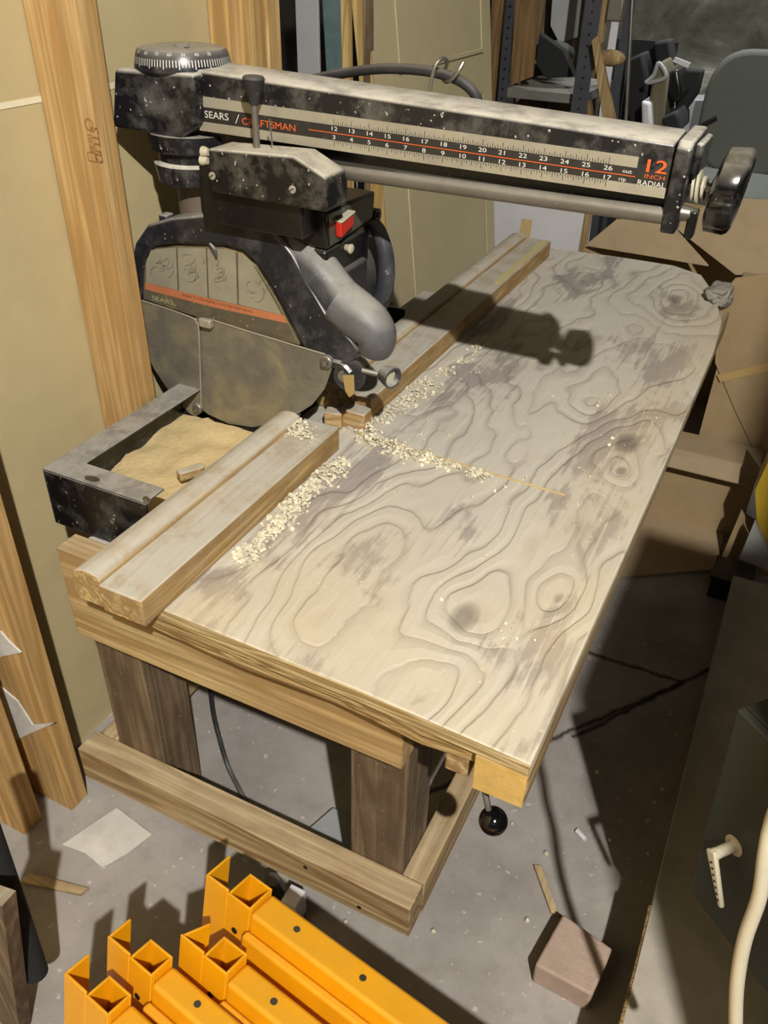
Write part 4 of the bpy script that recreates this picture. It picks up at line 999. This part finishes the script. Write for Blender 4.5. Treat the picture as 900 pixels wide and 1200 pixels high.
lean('brown_board', [(598, -20), (630, -20), (624, 90), (598, 100)], 3.03, .012, M['brownboard'], 'orange brown board standing inside the shelf at its left post', 'board')
lean('brown_board', [(574, -20), (589, -20), (587, 140), (574, 140)], 3.06, .012, M['brownboard'], 'orange brown board just right of the tan door, outside the shelf post', 'board', ground=True)
# clutter on shelf: cloth roll and wedges
c = at(648, 62, 'y', 3.2); tag(MB().ball(c, .07, 18, (1.1, .8, .55)).build('grey_bundle', M['fabric']), 'grey bundle at the back of the shelf', 'bundle')
lean('dark_bundle', [(632, 40), (660, 60), (672, 90), (640, 92), (628, 75)], 3.12, .05, M['darkstuff'], 'dark crumpled bundle lying on the shelf board', 'bundle')
lean('blanket', [(640, -20), (676, -20), (672, 45), (655, 50), (645, 30)], 3.3, .05, M['greyboard'], 'grey folded blanket high at the back of the shelf', 'blanket')
lean('dark_backboard', [(598, -20), (690, -20), (690, 260), (598, 200)], 3.45, .02, M['legwood'], 'dark brown board closing the back of the shelf', 'board')
# leaning boards right of the shelf
lean('plank', [(697, -20), (710, -20), (706, 50), (698, 60)], 3.0, .02, M['lightwood'], 'upright plank against the right shelf post', 'plank')
lean('plank', [(693, 48), (700, 42), (722, 145), (707, 145)], 2.9, .02, M['lightwood'], 'slanting pale plank leaning across beside the shelf', 'plank')
lean('plank', [(682, 120), (692, 118), (696, 150), (682, 150)], 3.02, .02, M['brownboard'], 'short orange plank low behind the slanting one', 'plank')
lean('white_strip', [(716, -20), (728, -20), (722, 90), (714, 110)], 3.25, .01, M['whiteboard'], 'pale blue-white strip standing right of the shelf', 'strip', ground=True)
lean('metal_bar', [(736, -20), (742, -20), (733, 150), (728, 150)], 3.5, .01, M['darksteel'], 'dark slotted bar standing beside the white strip', 'bar', ground=True)
tag(MB().cyl(at(742, -20, 'y', 3.4), at(732, 165, 'y', 3.4), .007).build('steel_pipe', M['steel']), 'thin steel pipe standing upright left of the hanging bags', 'pipe')
c = at(722, 12, 'y', 3.0); tag(MB().box((c.x - .025, 2.98, c.z - .03), (c.x + .025, 3.02, c.z + .05)).build('hinge_plate', M['steeldusty'], bevel=.006), 'small metal plate hanging above the white strip', 'plate')
tag(MB().ball(at(715, 68, 'y', 2.95), .04, 18, (1.2, .8, .6)).build('cloth_knot', M['lightwood']), 'tan cloth knot tied around the slanting plank', 'cloth')
tag(MB().box((-.95, 4.051, 0), (-.665, 4.07, .93)).build('dark_board', M['darkstuff']), 'dark board standing behind the hanging bags', 'board')
# hanging bags and tools on a rail
def hang(pts, y, th, mat, name, label, cat='bag', sub=2):
    P = [at(px, py, 'y', y) for px, py in pts]
    o = MB().prism(P, (0, 4.05 - y, 0)).build(name, mat, bevel=.012, seg=3)
    return tag(o, label, cat)
hang([(735, 70), (752, 62), (758, 90), (752, 150), (738, 150), (732, 110)], 3.9, .08, M['darkstuff'], 'hanging_bag', 'black bag hanging beside the steel pipe')
hang([(765, 50), (785, 46), (790, 85), (795, 110), (785, 118), (770, 90)], 3.95, .08, M['darkstuff'], 'hanging_bag', 'black bag hanging highest, in the middle of the clutter')
hang([(780, 85), (795, 80), (800, 112), (790, 122), (780, 110)], 3.85, .06, M['blackclean'], 'tool_pouch', 'shiny black tool pouch below the middle bag', 'pouch')
hang([(800, 80), (825, 82), (818, 110), (800, 135), (790, 125)], 4.0, .10, M['darkstuff'], 'hanging_jacket', 'dark jacket slumped left of the office chair', 'jacket')
hang([(766, 78), (778, 70), (782, 90), (775, 150), (766, 152), (760, 120)], 3.8, .04, paint('khaki_cloth', (104, 98, 74), .9), 'khaki_strap', 'khaki strap hanging between the black bags', 'strap')
hang([(751, 118), (762, 120), (764, 160), (752, 160)], 3.75, .02, M['whiteboard'], 'pale_paddle', 'pale rounded panel standing below the hanging bags', 'panel', 2)
MBt = MB().tube([at(757, 97, 'y', 3.79), at(766, 88, 'y', 3.79), at(772, 74, 'y', 3.79), at(780, 90, 'y', 3.79), at(760, 97, 'y', 3.79)], .008, seg=8)
tag(MBt.build('grey_strap', M['greyboard']), 'grey looped strap in front of the black bags', 'strap')
tag(MB().prism([at(x, y, 'y', 3.8) for x, y in ((791, 67), (809, 74), (806, 80), (788, 72))], (0, .01, 0)).build('white_tag', M['whiteboard']), 'small white tag tilted above the tool pouch', 'tag')
tag(MB().tube([at(808, 160, 'y', 3.7), at(822, 148, 'y', 3.7), at(840, 138, 'y', 3.7)], .012, seg=8).build('black_hose', M['blackclean']), 'black hose curving left of the office chair', 'hose')
hang([(775, 138), (792, 130), (796, 140), (796, 156), (780, 156)], 3.8, .1, M['darkstuff'], 'black_bundle', 'black bundle on the ground below the pouch', 'bundle')
tag(MB().prism([at(x, y, 'y', 4.3) for x, y in ((800, 118), (832, 118), (832, 330), (800, 330))], (0, .2, 0)).build('pale_carton', M['greyboard']), 'pale grey carton behind the office chair', 'carton')
tag(MB().box((-2.4, 4.5, 1.14), (1.5, 4.59, 1.22)).build('wall_ledge', M['shelfgrey']), 'long grey ledge across the top of the mottled back wall', 'ledge')
# office chair
oc = thing('office_chair', (-.15, 4.2, 0), 'grey-green upholstered office chair at the upper right', 'office chair')
cy = 4.05
cc_ = at(884, 135, 'y', cy)
mb = MB(); N_ = 40; pts = []
for k in range(N_):
    a = 2 * math.pi * k / N_; ca, sa = math.cos(a), math.sin(a)
    ex = .42
    pts.append(Vector((cc_.x + math.copysign(abs(ca) ** ex, ca) * (.215 - .02 * sa) if False else cc_.x + math.copysign(abs(ca) ** .6, ca) * .215, cy, cc_.z + math.copysign(abs(sa) ** .7, sa) * .235)))
mb.prism(pts, (0, .06, 0)).build('backrest', M['fabric'], oc, bevel=.02, seg=4)
box((cc_.x - .23, cy - .42, .40), (cc_.x + .25, cy + .03, .47)).build('seat', M['fabric'], oc, bevel=.03, seg=4)
MB().cyl((cc_.x, cy - .2, .10), (cc_.x, cy - .2, .40), .025).build('gas_column', M['blackclean'], oc)
MB().box((cc_.x - .03, cy + .061, .42), (cc_.x + .03, cy + .075, .75)).build('back_bracket', M['blackclean'], oc)
for k in range(5):
    a = k * 2 * math.pi / 5 + .3; q = Vector((cc_.x + math.cos(a) * .27, cy - .2 + math.sin(a) * .27, .06))
    lg = MB().tube([(cc_.x, cy - .2, .12), q], [.022, .014], seg=10).build('base_leg', M['blackclean'], oc)
    MB().cyl(q + Vector((-.012, 0, -.03)), q + Vector((.012, 0, -.03)), .029, seg=18).build('caster', M['blackclean'], lg)
MB().tube([(cc_.x - .20, cy - .05, .44), (cc_.x - .28, cy - .08, .46), (cc_.x - .28, cy - .1, .62), (cc_.x - .27, cy - .3, .64)], .012, seg=10).build('armrest', M['steeldusty'], oc)

# pendant that carries the bulb
pd = thing('ceiling_pendant', (LAMP.x, LAMP.y, 2.9), 'bare pendant lamp holder on the ceiling behind the camera', 'lamp')
MB().cyl((LAMP.x, LAMP.y, 2.84), (LAMP.x, LAMP.y, 2.899), .02).build('lamp_holder', M['cream'], pd)
tl_ = thing('fill_light_housing', (-.3, 3.95, 2.9), 'long ceiling lamp housing over the storage end', 'lamp')  # housing added to go with the far fill light
box((-.95, 3.85, 2.85), (.35, 4.05, 2.899)).build('housing', M['cream'], tl_)
